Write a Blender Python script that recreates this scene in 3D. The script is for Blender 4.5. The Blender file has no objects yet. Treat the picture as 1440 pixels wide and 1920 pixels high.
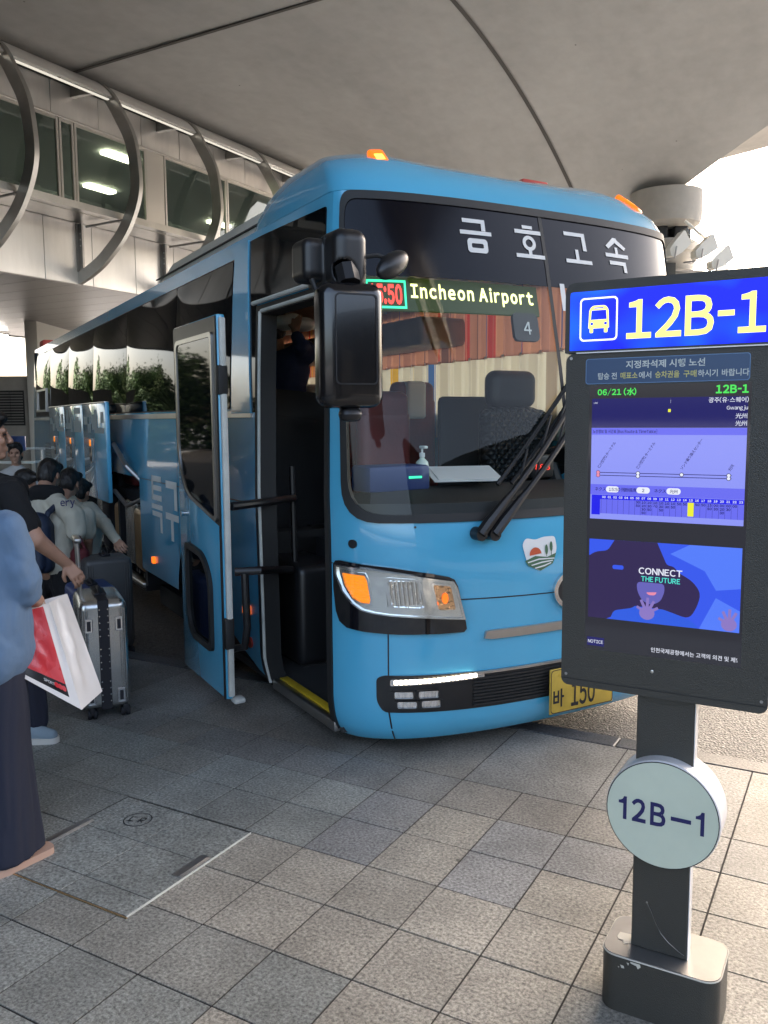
import bpy, bmesh, math, random
import numpy as np
from mathutils import Vector, Matrix, noise
from mathutils.geometry import delaunay_2d_cdt
random.seed(7)
SC = bpy.context.scene
COL = SC.collection
R = math.radians

# ---------------------------------------------------------------- camera, sky, sun, exposure
cam = bpy.data.cameras.new('camera'); camo = bpy.data.objects.new('camera', cam); COL.objects.link(camo)
cam.sensor_fit = 'VERTICAL'; cam.sensor_height = 24.0; cam.lens = 24.0 * 1591 / 1920
cam.clip_start = 0.05; cam.clip_end = 2000
_p = R(6.26); _r = R(-0.4)
_fw = Vector((0, math.cos(_p), -math.sin(_p))); _rt = Vector((1, 0, 0)); _up = _rt.cross(_fw)
_rt2 = _rt * math.cos(_r) + _up * math.sin(_r); _up2 = -_rt * math.sin(_r) + _up * math.cos(_r)
_m = Matrix((_rt2, _up2, -_fw)).transposed().to_4x4(); _m.translation = (0, 0, 1.72)
camo.matrix_world = _m
SC.camera = camo

SUN_EL, SUN_AZ = R(41), R(28)          # azimuth measured from +Y towards +X
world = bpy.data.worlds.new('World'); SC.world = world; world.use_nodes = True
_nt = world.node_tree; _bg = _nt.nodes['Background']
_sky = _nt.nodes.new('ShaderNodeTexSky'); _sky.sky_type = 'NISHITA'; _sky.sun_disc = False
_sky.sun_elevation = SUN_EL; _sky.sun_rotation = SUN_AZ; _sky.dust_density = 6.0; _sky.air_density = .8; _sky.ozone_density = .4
_warm = _nt.nodes.new('ShaderNodeMix'); _warm.data_type = 'RGBA'; _warm.blend_type = 'MULTIPLY'; _warm.inputs[0].default_value = 1; _warm.inputs[7].default_value = (1, .94, .85, 1)   # warm tint multiplied into the sky light, in place of white balance
_nt.links.new(_sky.outputs[0], _warm.inputs[6]); _nt.links.new(_warm.outputs[2], _bg.inputs[0]); _bg.inputs[1].default_value = 0.15
sun = bpy.data.lights.new('sun', 'SUN'); sun.energy = 4.5; sun.angle = R(0.5); sun.color = (1, .965, .92)
suno = bpy.data.objects.new('sun', sun); COL.objects.link(suno)
_sd = Vector((math.sin(SUN_AZ) * math.cos(SUN_EL), math.cos(SUN_AZ) * math.cos(SUN_EL), math.sin(SUN_EL)))
suno.rotation_euler = _sd.to_track_quat('Z', 'Y').to_euler()
vs = SC.view_settings; vs.view_transform = 'Standard'; vs.look = 'None'; vs.gamma = 1; vs.use_curve_mapping = False
vs.exposure = 3.12
SC.render.engine = 'CYCLES'
cy = SC.cycles
cy.max_bounces = 10; cy.diffuse_bounces = 5; cy.glossy_bounces = 5; cy.transparent_max_bounces = 16; cy.transmission_bounces = 6
cy.sample_clamp_indirect = 8; cy.caustics_reflective = False; cy.caustics_refractive = False
cy.use_denoising = True
try: cy.denoiser = 'OPENIMAGEDENOISE'
except Exception: pass

# ---------------------------------------------------------------- helpers
GA = R(-29.5)                     # direction of the kerb, the paving grid and the terminal bridge
GU = Vector((math.cos(GA), math.sin(GA), 0)); GV = Vector((-math.sin(GA), math.cos(GA), 0))
def uv(u, v, z=0.0): return GU * u + GV * v + Vector((0, 0, z))

def tag(o, label=None, cat=None, group=None, kind=None):
    if label: o['label'] = label
    if cat: o['category'] = cat
    if group: o['group'] = group
    if kind: o['kind'] = kind
    return o

def thing(name, label, cat, loc=(0, 0, 0), rz=0.0, group=None):
    o = bpy.data.objects.new(name, None); COL.objects.link(o)
    o.empty_display_size = .1; o.location = loc; o.rotation_euler = (0, 0, rz)
    return tag(o, label, cat, group)

def copy_tree(o, parent=None):
    c = o.copy(); COL.objects.link(c)
    if parent: c.parent = parent
    for ch in list(o.children): copy_tree(ch, c)
    return c

class MB:
    """collects shapes into one mesh"""
    def __init__(s): s.v = []; s.f = []; s.mi = []
    def add(s, vs, fs, m=0):
        b = len(s.v); s.v += [tuple(p) for p in vs]
        s.f += [tuple(b + i for i in f) for f in fs]; s.mi += [m] * len(fs); return s
    def box(s, a, b, bev=0.0, m=0, seg=2, T=None):
        bm = bmesh.new(); bmesh.ops.create_cube(bm, size=1)
        for v in bm.verts:
            v.co = Vector([(a[i] + b[i]) / 2 + v.co[i] * (b[i] - a[i]) for i in range(3)])
        if bev > 0: bmesh.ops.bevel(bm, geom=bm.edges[:], offset=bev, segments=seg, affect='EDGES', profile=.5)
        return s.bm(bm, m, T)
    def bm(s, bm, m=0, T=None):
        bmesh.ops.recalc_face_normals(bm, faces=bm.faces[:])
        bm.verts.index_update()
        s.add([(T @ v.co if T else v.co.copy()) for v in bm.verts], [[v.index for v in f.verts] for f in bm.faces], m)
        bm.free(); return s
    def tube(s, pts, r, n=8, m=0, cap=True):
        pts = [Vector(p) for p in pts]; N = len(pts)
        rr = r if isinstance(r, (list, tuple)) else [r] * N
        t0 = (pts[1] - pts[0]).normalized(); a = t0.orthogonal().normalized()
        vs = []; fs = []
        for i, p in enumerate(pts):
            t = (pts[min(i + 1, N - 1)] - pts[max(i - 1, 0)]).normalized()
            a = (a - t * a.dot(t)).normalized(); b = t.cross(a)
            for k in range(n):
                an = 2 * math.pi * k / n; vs.append(p + (a * math.cos(an) + b * math.sin(an)) * rr[i])
        for i in range(N - 1):
            for k in range(n):
                k2 = (k + 1) % n; fs.append((i * n + k, i * n + k2, (i + 1) * n + k2, (i + 1) * n + k))
        if cap:
            fs.append(tuple(range(n))[::-1]); fs.append(tuple((N - 1) * n + k for k in range(n)))
        return s.add(vs, fs, m)
    def lathe(s, prof, c=(0, 0, 0), axis='Z', n=32, m=0):
        """prof: list of (r, h)"""
        vs = []; fs = []; c = Vector(c)
        for r, h in prof:
            for k in range(n):
                an = 2 * math.pi * k / n; x, y = r * math.cos(an), r * math.sin(an)
                vs.append(c + Vector({'Z': (x, y, h), 'Y': (x, h, y), 'X': (h, x, y)}[axis]))
        for i in range(len(prof) - 1):
            for k in range(n):
                k2 = (k + 1) % n; fs.append((i * n + k, i * n + k2, (i + 1) * n + k2, (i + 1) * n + k))
        fs.append(tuple(range(n))[::-1]); fs.append(tuple((len(prof) - 1) * n + k for k in range(n)))
        bm = bmesh.new(); bv = [bm.verts.new(v) for v in vs]
        for f in fs:
            try: bm.faces.new([bv[i] for i in f])
            except Exception: pass
        return s.bm(bm, m)
    def prism(s, poly, fn, d0, d1, m=0):
        """poly 2D, fn(x, y, d) -> 3D; closed solid between depth d0 and d1"""
        n = len(poly)
        vs = [fn(x, y, d0) for x, y in poly] + [fn(x, y, d1) for x, y in poly]
        fs = [tuple(range(n)), tuple(range(2 * n - 1, n - 1, -1))] + [(i, n + i, n + (i + 1) % n, (i + 1) % n) for i in range(n)]
        bm = bmesh.new(); bv = [bm.verts.new(v) for v in vs]
        for f in fs: bm.faces.new([bv[i] for i in f])
        return s.bm(bm, m)
    def build(s, name, mat, parent=None, loc=None, smooth=True, ang=35):
        me = bpy.data.meshes.new(name); me.from_pydata([tuple(p) for p in s.v], [], s.f)
        mats = mat if isinstance(mat, (list, tuple)) else [mat]
        for m_ in mats: me.materials.append(m_)
        if len(mats) > 1: me.polygons.foreach_set('material_index', s.mi)
        me.update()
        if smooth:
            me.shade_smooth()
            try: me.set_sharp_from_angle(angle=R(ang))
            except Exception: pass
        o = bpy.data.objects.new(name, me); COL.objects.link(o)
        if parent: o.parent = parent
        if loc is not None: o.location = loc
        return o

def rrect(x0, y0, x1, y1, r, n=5):
    r = min(r, abs(x1 - x0) / 2 - 1e-5, abs(y1 - y0) / 2 - 1e-5); o = []
    for cx, cy, a in ((x1 - r, y0 + r, -90), (x1 - r, y1 - r, 0), (x0 + r, y1 - r, 90), (x0 + r, y0 + r, 180)):
        for k in range(n + 1):
            t = R(a + 90 * k / n); o.append((cx + r * math.cos(t), cy + r * math.sin(t)))
    return o
def ellipse(cx, cy, rx, ry, n=28): return [(cx + rx * math.cos(2 * math.pi * k / n), cy + ry * math.sin(2 * math.pi * k / n)) for k in range(n)]
def round_poly(P, r, n=4):
    o = []; N = len(P)
    for i in range(N):
        a, b, c = Vector(P[i - 1]), Vector(P[i]), Vector(P[(i + 1) % N])
        ri = r[i] if isinstance(r, (list, tuple)) else r
        e0 = (a - b); e1 = (c - b); d = min(ri, e0.length * .45, e1.length * .45)
        if d < 1e-5: o.append(tuple(b)); continue
        p0 = b + e0.normalized() * d; p1 = b + e1.normalized() * d
        for k in range(n + 1):
            t = k / n; o.append(tuple(p0 * (1 - t) ** 2 + b * 2 * t * (1 - t) + p1 * t * t))
    return o
def inside(pts, poly):
    x = pts[:, 0]; y = pts[:, 1]; c = np.zeros(len(pts), bool); P = np.array(poly); j = len(P) - 1
    for i in range(len(P)):
        xi, yi = P[i]; xj, yj = P[j]
        if yi != yj:
            k = ((yi > y) != (yj > y)) & (x < (xj - xi) * (y - yi) / (yj - yi) + xi); c ^= k
        j = i
    return c
def resample(poly, step):
    o = []
    for i in range(len(poly)):
        a, b = poly[i], poly[(i + 1) % len(poly)]; L = math.hypot((b[0] - a[0]) / step[0], (b[1] - a[1]) / step[1])
        k = max(1, int(math.ceil(L)))
        for q in range(k): o.append((a[0] + (b[0] - a[0]) * q / k, a[1] + (b[1] - a[1]) * q / k))
    return o
def tri2d(outline, holes, step):
    """triangulate a 2D outline with holes on a fine grid"""
    step = step if isinstance(step, tuple) else (step, step)
    loops = [resample(l, step) for l in [outline] + list(holes)]
    P = []; E = []
    for l in loops:
        b = len(P); P += l; E += [(b + i, b + (i + 1) % len(l)) for i in range(len(l))]
    A = np.array(outline); x0, y0 = A.min(0); x1, y1 = A.max(0)
    gx, gy = np.meshgrid(np.arange(x0 + step[0] * .5, x1, step[0]), np.arange(y0 + step[1] * .5, y1, step[1]))
    g = np.c_[gx.ravel(), gy.ravel()]
    if len(g):
        k = inside(g, outline)
        for h in holes: k &= ~inside(g, h)
        g = g[k]
        if len(g):
            B = np.array(P); d = np.min(((g[:, None, :] - B[None]) / np.array(step)) ** 2 @ np.ones(2), axis=1) if len(g) * len(B) < 4e7 else np.ones(len(g))
            g = g[d > .12]; P = P + [tuple(q) for q in g]
    vo, eo, fo = delaunay_2d_cdt([Vector(p) for p in P], E, [], 0, 1e-6)[:3]
    V2 = np.array([(v.x, v.y) for v in vo]); F2 = np.array([f for f in fo if len(f) == 3])
    c = V2[F2].mean(1); k = inside(c, outline)
    for h in holes: k &= ~inside(c, h)
    return V2, F2[k]
def patch(mb, fmap, outline, holes=(), step=.06, off=0.0, thick=0.0, m=0, bulge=0.0):
    """lay a 2D outline on a surface fmap(N,2)->(pos, nrm), raised by off, with a rim of depth thick"""
    V2, F2 = tri2d(outline, holes, step)
    pos, nr = fmap(V2)
    o = np.full(len(V2), off)
    if bulge:
        A = np.array(outline); a0, a1 = A.min(0), A.max(0); q = (V2 - a0) / (a1 - a0) * 2 - 1
        o = o + bulge * np.clip(1 - np.abs(q[:, 0]) ** 2.5, 0, 1) * np.clip(1 - np.abs(q[:, 1]) ** 2.5, 0, 1)
    top = pos + nr * o[:, None]
    a, b, c = V2[F2[:, 0]], V2[F2[:, 1]], V2[F2[:, 2]]
    fl = ((b[:, 0] - a[:, 0]) * (c[:, 1] - a[:, 1]) - (b[:, 1] - a[:, 1]) * (c[:, 0] - a[:, 0])) < 0
    F2 = F2.copy(); F2[fl] = F2[fl][:, ::-1]
    mb.add(top, F2.tolist(), m)
    if thick > 0:
        cnt = {}
        for f in F2:
            for i in range(3):
                e = (f[i], f[(i + 1) % 3]); cnt[e] = cnt.get(e, 0) + 1
        be = [e for e in cnt if (e[1], e[0]) not in cnt]
        ids = sorted({i for e in be for i in e}); mp = {i: k for k, i in enumerate(ids)}
        low = pos[ids] + nr[ids] * (o[ids] - thick)[:, None]
        mb.add(list(top[ids]) + list(low), [(mp[e[1]], mp[e[0]], len(ids) + mp[e[0]], len(ids) + mp[e[1]]) for e in be], m)
    return mb
def flatmap(o, x, y):
    o = np.array(o, float); x = np.array(x, float); y = np.array(y, float); n = np.cross(x, y)
    return lambda q: (o + q[:, :1] * x + q[:, 1:] * y, np.tile(n, (len(q), 1)))

_FC = {}
def _raw(body, bold):
    key = (body, bold)
    if key in _FC: return _FC[key]
    cu = bpy.data.curves.new('lettering', 'FONT'); cu.body = body; cu.size = 1; cu.offset = bold
    cu.resolution_u = 3; cu.fill_mode = 'FRONT'; cu.dimensions = '2D'
    ob = bpy.data.objects.new('lettering', cu); COL.objects.link(ob)
    bpy.context.view_layer.update()
    ev = ob.evaluated_get(bpy.context.evaluated_depsgraph_get()); me = ev.to_mesh()
    V2 = np.array([(v.co.x, v.co.y) for v in me.vertices]).reshape(-1, 2); F = [tuple(p.vertices) for p in me.polygons]
    ev.to_mesh_clear(); bpy.data.objects.remove(ob); bpy.data.curves.remove(cu)
    _FC[key] = (V2, F); return V2, F
def glyphs(body, size, bold=0.0, gap=.075):
    """text as 2D triangles; latin letters use the sans full-width forms set close together"""
    bold = bold / size; x = 0; VV = []; FF = []
    for ch in body:
        if ch == ' ': x += .26; continue
        o = ord(ch); lat = 33 <= o <= 126
        V2, F = _raw(chr(o + 0xFEE0) if lat else ch, bold)
        if not len(V2): x += .3; continue
        V2 = V2.copy()
        if ch in '-/': V2[:, 0] *= .45 if ch == '-' else .5
        if lat: V2[:, 0] += x - V2[:, 0].min(); x = V2[:, 0].max() + gap
        elif ch == '·': V2[:, 0] += x - V2[:, 0].min() + .08; x = V2[:, 0].max() + .12
        else: V2[:, 0] += x; x += .92
        b = sum(len(q) for q in VV); VV.append(V2); FF += [tuple(b + i for i in f) for f in F]
    if not VV: return np.zeros((0, 2)), []
    return np.concatenate(VV) * size, FF
def text(mb, fmap, body, x, y, size, off=.002, bold=0.0, gap=.075, sx=1.0, align='LEFT', spacing=1.0, rot=0.0, m=0, fit=None, clip=None):
    V2, F = glyphs(body, size, bold, gap)
    if not len(V2): return mb
    V2 = V2.copy()
    if fit:   # (width, height): stretch to this box with the lower left corner (x, y)
        a0, a1 = V2.min(0), V2.max(0); V2 = (V2 - a0) / (a1 - a0) * np.array(fit)
    if rot:
        c, s = math.cos(rot), math.sin(rot); V2 = V2 @ np.array([[c, s], [-s, c]])
    V2 = V2 + np.array([x, y])
    if clip is not None: F = [f for f in F if max(V2[i][0] for i in f) <= clip]
    pos, nr = fmap(V2); mb.add(pos + nr * off, F, m); return mb

# -- signed distance bodies: people, bags and other soft shapes
def sdf_mesh(prims, h):
    """prims: ('cone', a, b, ra, rb[, k]) | ('ell', c, (rx, ry, rz)[, k, rotz]) | ('box', c, half, r[, k, rotz]); a leading '-' cuts"""
    lo = np.array([1e9] * 3); hi = -lo; bbs = []
    for p in prims:
        if p[0].endswith('cone'):
            a, b = np.array(p[1]), np.array(p[2]); r = max(p[3], p[4]); l, u = np.minimum(a, b) - r, np.maximum(a, b) + r
        else:
            c = np.array(p[1]); rr = np.array(p[2]); rr = np.array([max(rr[0], rr[1])] * 2 + [rr[2]]) * (1.42 if 'box' in p[0] else 1.0); l, u = c - rr, c + rr
        bbs.append((l, u))
        if p[0][0] != '-': lo = np.minimum(lo, l); hi = np.maximum(hi, u)
    lo = lo - 4 * h; hi = hi + 4 * h; n = np.ceil((hi - lo) / h).astype(int) + 1
    D = np.full(n, .2, np.float32); ax = [lo[i] + h * np.arange(n[i]) for i in range(3)]
    for p, (l, u) in zip(prims, bbs):
        neg = p[0][0] == '-'; ty = p[0].lstrip('-')
        k = (p[5] if len(p) > 5 else .02) if ty == 'cone' else ((p[3] if len(p) > 3 else .02) if ty == 'ell' else (p[4] if len(p) > 4 else .02))
        k = k * .45; mg = k * 1.5 + 3 * h
        i0 = np.maximum(((l - mg - lo) / h).astype(int), 0); i1 = np.minimum(((u + mg - lo) / h).astype(int) + 2, n)
        if np.any(i1 <= i0): continue
        X, Y, Z = np.meshgrid(*[ax[i][i0[i]:i1[i]] for i in range(3)], indexing='ij')
        if ty == 'cone':
            a = np.array(p[1], float); d = np.array(p[2], float) - a; L = max(d @ d, 1e-9)
            t = np.clip(((X - a[0]) * d[0] + (Y - a[1]) * d[1] + (Z - a[2]) * d[2]) / L, 0, 1)
            q = np.sqrt((X - a[0] - t * d[0]) ** 2 + (Y - a[1] - t * d[1]) ** 2 + (Z - a[2] - t * d[2]) ** 2) - (p[3] + (p[4] - p[3]) * t)
        else:
            c = p[1]; x, y, z = X - c[0], Y - c[1], Z - c[2]
            rz = (p[4] if len(p) > 4 else 0) if ty == 'ell' else (p[5] if len(p) > 5 else 0)
            if rz: cs, sn = math.cos(rz), math.sin(rz); x, y = x * cs + y * sn, -x * sn + y * cs
            if ty == 'ell':
                rx, ry, rzz = p[2]; k0 = np.sqrt((x / rx) ** 2 + (y / ry) ** 2 + (z / rzz) ** 2); k1 = np.sqrt((x / rx ** 2) ** 2 + (y / ry ** 2) ** 2 + (z / rzz ** 2) ** 2)
                q = k0 * (k0 - 1) / np.maximum(k1, 1e-6)
            else:
                r = p[3]; a_, b_, c_ = np.abs(x) - p[2][0] + r, np.abs(y) - p[2][1] + r, np.abs(z) - p[2][2] + r
                q = np.sqrt(np.maximum(a_, 0) ** 2 + np.maximum(b_, 0) ** 2 + np.maximum(c_, 0) ** 2) + np.minimum(np.maximum(a_, np.maximum(b_, c_)), 0) - r
        sl = tuple(slice(i0[i], i1[i]) for i in range(3)); d0 = D[sl]
        if neg: q = -q; hh = np.clip(.5 + .5 * (q - d0) / k, 0, 1); D[sl] = d0 + (q - d0) * hh + k * hh * (1 - hh)
        else: hh = np.clip(.5 + .5 * (d0 - q) / k, 0, 1); D[sl] = q * hh + d0 * (1 - hh) - k * hh * (1 - hh)
    # surface nets
    S_ = D < 0; nx, ny, nz = D.shape
    cs_ = [(i, j, k) for i in (0, 1) for j in (0, 1) for k in (0, 1)]
    cnt = sum(S_[i:nx - 1 + i, j:ny - 1 + j, k:nz - 1 + k].astype(np.int8) for i, j, k in cs_)
    act = (cnt > 0) & (cnt < 8); idx = np.argwhere(act); vid = np.full(act.shape, -1, int); vid[act] = np.arange(len(idx))
    acc = np.zeros((len(idx), 3)); num = np.zeros(len(idx))
    for a in cs_:
        for ax_ in range(3):
            if a[ax_] == 1: continue
            b = list(a); b[ax_] = 1
            da = D[idx[:, 0] + a[0], idx[:, 1] + a[1], idx[:, 2] + a[2]]; db = D[idx[:, 0] + b[0], idx[:, 1] + b[1], idx[:, 2] + b[2]]
            k = (da < 0) != (db < 0); t = np.where(k, da / np.where(k, da - db, 1), 0)
            pnt = np.tile(np.array(a, float), (len(idx), 1)); pnt[:, ax_] = t
            acc[k] += pnt[k]; num[k] += 1
    V = lo + h * (idx + acc / num[:, None]); F = []
    for ax_ in range(3):
        o1, o2 = [(1, 2), (2, 0), (0, 1)][ax_]
        sh = [slice(1, -1)] * 3; sh[ax_] = slice(0, -1); sh2 = list(sh); sh2[ax_] = slice(1, None)
        e0 = S_[tuple(sh)]; e1 = S_[tuple(sh2)]; ed = np.argwhere(e0 != e1)
        if not len(ed): continue
        st = np.array([1, 1, 1]); st[ax_] = 0; ed = ed + st
        sgn = S_[ed[:, 0], ed[:, 1], ed[:, 2]]
        def vv(d1, d2):
            q = ed.copy(); q[:, o1] -= d1; q[:, o2] -= d2; return vid[q[:, 0], q[:, 1], q[:, 2]]
        A = np.stack([vv(1, 1), vv(0, 1), vv(0, 0), vv(1, 0)], 1); A[~sgn] = A[~sgn][:, ::-1]
        F.append(A)
    F = np.concatenate(F); F = F[(F >= 0).all(1)]
    return V, F.tolist()
FOLDS = {'hair': (.007, 30, .35), 'shirt': (.013, 9, .5), 'trousers': (.020, 9, .13), 'jacket': (.012, 7, .5)}
def soft(name, prims, mat, parent=None, h=.008, loc=None):
    V, F = sdf_mesh(prims, h); mb = MB(); mb.add(V, F)
    o = mb.build(name, mat, parent, loc, True, 180)
    if name in FOLDS:      # creases of the cloth
        amp, sc, zs = FOLDS[name]; me = o.data; N = np.zeros(len(me.vertices) * 3); me.vertex_normals.foreach_get('vector', N); N = N.reshape(-1, 3)
        off = Vector((parent.location if parent else (0, 0, 0)))
        d = []
        for p in V:
            q = Vector((p[0] * sc, p[1] * sc, p[2] * sc * zs)) + off * 3
            q = q + noise.noise_vector(q * .7) * .6; d.append((abs(noise.noise(q)) * 1.5 - .45 + .5 * (abs(noise.noise(q * 2.3)) - .3)) * amp)
        me.vertices.foreach_set('co', (V + N * np.array(d)[:, None]).ravel()); me.update()
    return o
# ---------------------------------------------------------------- materials
def mat(name, col, rough=.5, metal=0.0, bump=0.0, bscale=40.0, var=0.0, vscale=3.0, coat=0.0, emit=None, estr=0.0, spec=None, detail=4.0, coord='Object', stretch=None):
    m = bpy.data.materials.new(name); m.use_nodes = True; nt = m.node_tree; b = nt.nodes['Principled BSDF']
    b.inputs['Base Color'].default_value = (*col, 1); b.inputs['Roughness'].default_value = rough; b.inputs['Metallic'].default_value = metal
    if coat: b.inputs['Coat Weight'].default_value = coat; b.inputs['Coat Roughness'].default_value = .04
    if spec is not None: b.inputs['Specular IOR Level'].default_value = spec
    if emit: b.inputs['Emission Color'].default_value = (*emit, 1); b.inputs['Emission Strength'].default_value = estr
    if var or bump:
        tc = nt.nodes.new('ShaderNodeTexCoord'); src = tc.outputs[coord]
        if stretch:
            mp = nt.nodes.new('ShaderNodeMapping'); mp.inputs['Scale'].default_value = stretch; nt.links.new(src, mp.inputs[0]); src = mp.outputs[0]
    if var:
        n = nt.nodes.new('ShaderNodeTexNoise'); n.inputs['Scale'].default_value = vscale; n.inputs['Detail'].default_value = 6; n.inputs['Roughness'].default_value = .62
        nt.links.new(src, n.inputs['Vector'])
        r = nt.nodes.new('ShaderNodeValToRGB'); r.color_ramp.elements[0].position = .3; r.color_ramp.elements[1].position = .72
        r.color_ramp.elements[0].color = tuple(max(0, c * (1 - var)) for c in col) + (1,); r.color_ramp.elements[1].color = tuple(min(1, c * (1 + var)) for c in col) + (1,)
        nt.links.new(n.outputs[0], r.inputs[0]); nt.links.new(r.outputs[0], b.inputs['Base Color'])
        rr = nt.nodes.new('ShaderNodeMapRange'); rr.inputs['To Min'].default_value = max(0, rough - .25 * var * rough); rr.inputs['To Max'].default_value = min(1, rough + .5 * var * rough)
        nt.links.new(n.outputs[0], rr.inputs[0]); nt.links.new(rr.outputs[0], b.inputs['Roughness'])
    if bump:
        n2 = nt.nodes.new('ShaderNodeTexNoise'); n2.inputs['Scale'].default_value = bscale; n2.inputs['Detail'].default_value = detail; nt.links.new(src, n2.inputs['Vector'])
        bp = nt.nodes.new('ShaderNodeBump'); bp.inputs['Strength'].default_value = bump; bp.inputs['Distance'].default_value = .01
        nt.links.new(n2.outputs[0], bp.inputs['Height']); nt.links.new(bp.outputs[0], b.inputs['Normal'])
    return m
def glass(name, tint, ior=1.5, rough=0.0):
    m = bpy.data.materials.new(name); m.use_nodes = True; nt = m.node_tree; nt.nodes.clear()
    o = nt.nodes.new('ShaderNodeOutputMaterial'); mx = nt.nodes.new('ShaderNodeMixShader'); t = nt.nodes.new('ShaderNodeBsdfTransparent'); g = nt.nodes.new('ShaderNodeBsdfGlossy'); f = nt.nodes.new('ShaderNodeFresnel')
    t.inputs[0].default_value = (*tint, 1); g.inputs['Roughness'].default_value = rough; f.inputs[0].default_value = ior
    ge = nt.nodes.new('ShaderNodeNewGeometry'); mr = nt.nodes.new('ShaderNodeMapRange'); mr.inputs['To Min'].default_value = ior; mr.inputs['To Max'].default_value = 1 / ior; nt.links.new(ge.outputs['Backfacing'], mr.inputs[0]); nt.links.new(mr.outputs[0], f.inputs[0])   # same sheen from both faces of the sheet
    nt.links.new(f.outputs[0], mx.inputs[0]); nt.links.new(t.outputs[0], mx.inputs[1]); nt.links.new(g.outputs[0], mx.inputs[2]); nt.links.new(mx.outputs[0], o.inputs[0])
    return m
SCREEN = .40
def emis(name, col, s):
    scr = name.startswith(('screen_', 'sign_', 'backlit')); s = s * SCREEN if scr else s
    m = bpy.data.materials.new(name); m.use_nodes = True; nt = m.node_tree; b = nt.nodes['Principled BSDF']
    b.inputs['Base Color'].default_value = (*[c * .3 for c in col], 1); b.inputs['Emission Color'].default_value = (*col, 1); b.inputs['Emission Strength'].default_value = s; b.inputs['Roughness'].default_value = .12 if scr else .4
    if scr: b.inputs['Base Color'].default_value = (*[c * .04 for c in col], 1); b.inputs['Specular IOR Level'].default_value = .4
    return m

M = {}
M['paint'] = mat('bus_blue_paint', (.078, .40, .62), .27, coat=1, var=.035, vscale=2.2)
M['paint_dark'] = mat('bus_blue_cap_paint', (.045, .21, .34), .35, coat=.5, var=.1, vscale=2)
M['blackplast'] = mat('black_plastic', (.012, .012, .013), .35, var=.2, vscale=6)
M['rubber'] = mat('black_rubber', (.012, .012, .012), .6)
M['blackgloss'] = mat('black_gloss', (.006, .006, .008), .06, coat=.6)
M['mirrorblack'] = mat('mirror_shell_black', (.007, .007, .008), .2, coat=.25)
M['covelamp'] = emis('cove_lamp_lit', (1, .93, .8), .09)
M['armblack'] = mat('black_arm_plastic', (.010, .010, .011), .36)
M['blackglass'] = mat('dark_window_glass', (.004, .005, .006), .03, spec=.19)
M['bandglass'] = mat('black_screen_print_glass', (.004, .004, .007), .15, spec=.18)
M['wsglass'] = glass('windshield_glass', (.86, .9, .88), 1.32)
M['tint'] = glass('tinted_window_glass', (.7, .75, .75), 1.5)
M['clear'] = glass('clear_lens', (.93, .95, .95), 1.45)
M['chrome'] = mat('chrome', (.72, .72, .72), .16, 1.0)
M['satin'] = mat('satin_metal', (.5, .49, .47), .3, 1.0, var=.1)
M['reflector'] = mat('lamp_reflector', (.86, .87, .87), .14, 1.0, bump=.8, bscale=34, detail=1, stretch=(1.6, 1.6, .35))
M['bezel'] = mat('silver_bezel', (.8, .8, .78), .2, .9, bump=.35, bscale=9, detail=1)
M['amber'] = mat('amber_lens', (.85, .27, .02), .12, bump=.35, bscale=120, detail=1, emit=(1, .26, .01), estr=.10)
M['amberclear'] = mat('amber_tinted_reflector', (.95, .56, .30), .16, .9, bump=.6, bscale=30, detail=1)
M['amberlit'] = emis('amber_lamp_lit', (1, .16, .01), .20)
M['amberhot'] = emis('amber_lamp_core', (1, .42, .06), .5)
M['drl'] = emis('led_strip_lit', (1, .84, .6), 1.6)
M['white_rubber'] = mat('white_rubber_seal', (.55, .55, .5), .6, var=.2, vscale=5)
M['white'] = mat('white_paint', (.75, .75, .73), .5)
M['offwhite'] = mat('off_white_lettering', (.62, .62, .6), .5)
M['faintletter'] = mat('faded_hatch_print', (.24, .33, .36), .4)
M['sandletter'] = mat('sand_lettering', (.74, .76, .72), .5)
M['cream'] = mat('aircon_cream', (.50, .48, .41), .45, var=.15, vscale=2)
M['yellow'] = mat('yellow_nosing', (.62, .42, .02), .55, var=.2, vscale=9)
M['plate'] = mat('yellow_plate', (.50, .33, .05), .45, var=.15, vscale=9)
M['ink'] = mat('black_ink', (.01, .01, .012), .5)
M['carpet'] = mat('grey_carpet', (.06, .06, .058), .95, bump=.6, bscale=260, var=.3, vscale=60)
M['interior'] = mat('interior_dark', (.012, .013, .016), .7, var=.3, vscale=4)
M['interior_grey'] = mat('interior_grey', (.45, .43, .38), .7, var=.15)
M['interior_wood'] = mat('interior_bin_beige', (.40, .33, .27), .6, var=.1)
M['redseat'] = mat('red_leather_seat', (.14, .022, .022), .45, bump=.2, bscale=30, var=.25)
M['blackseat'] = mat('black_leather_seat', (.014, .014, .016), .42, bump=.15, bscale=30)
M['road_under'] = mat('bus_underbody', (.008, .008, .008), .8)
M['tyre'] = mat('tyre_rubber', (.012, .012, .012), .8)
M['led'] = emis('led_text_lit', (1, 1, .36), .34)
M['ledred'] = emis('led_red_lit', (1, .05, .03), .3)
M['ledgreen'] = emis('led_green_lit', (.05, .9, .45), .2)
M['ledboard'] = mat('led_board', (.012, .016, .006), .6, emit=(.25, .4, .05), estr=.012)
M['kiosk'] = mat('kiosk_dark_grey', (.040, .037, .030), .42, bump=.25, bscale=420, var=.15, vscale=3)
M['kiosk_side'] = mat('kiosk_edge_aluminium', (.72, .7, .69), .4, .2)
M['headblue'] = None
M['signyellow'] = emis('sign_yellow_lit', (1, .92, .22), .42)
M['signwhite'] = emis('sign_white_lit', (1, 1, .9), .42)
M['screen_dark'] = mat('screen_dark_glass', (.012, .012, .012), .05, emit=(.012, .012, .016), estr=.25, spec=.35)
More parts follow.
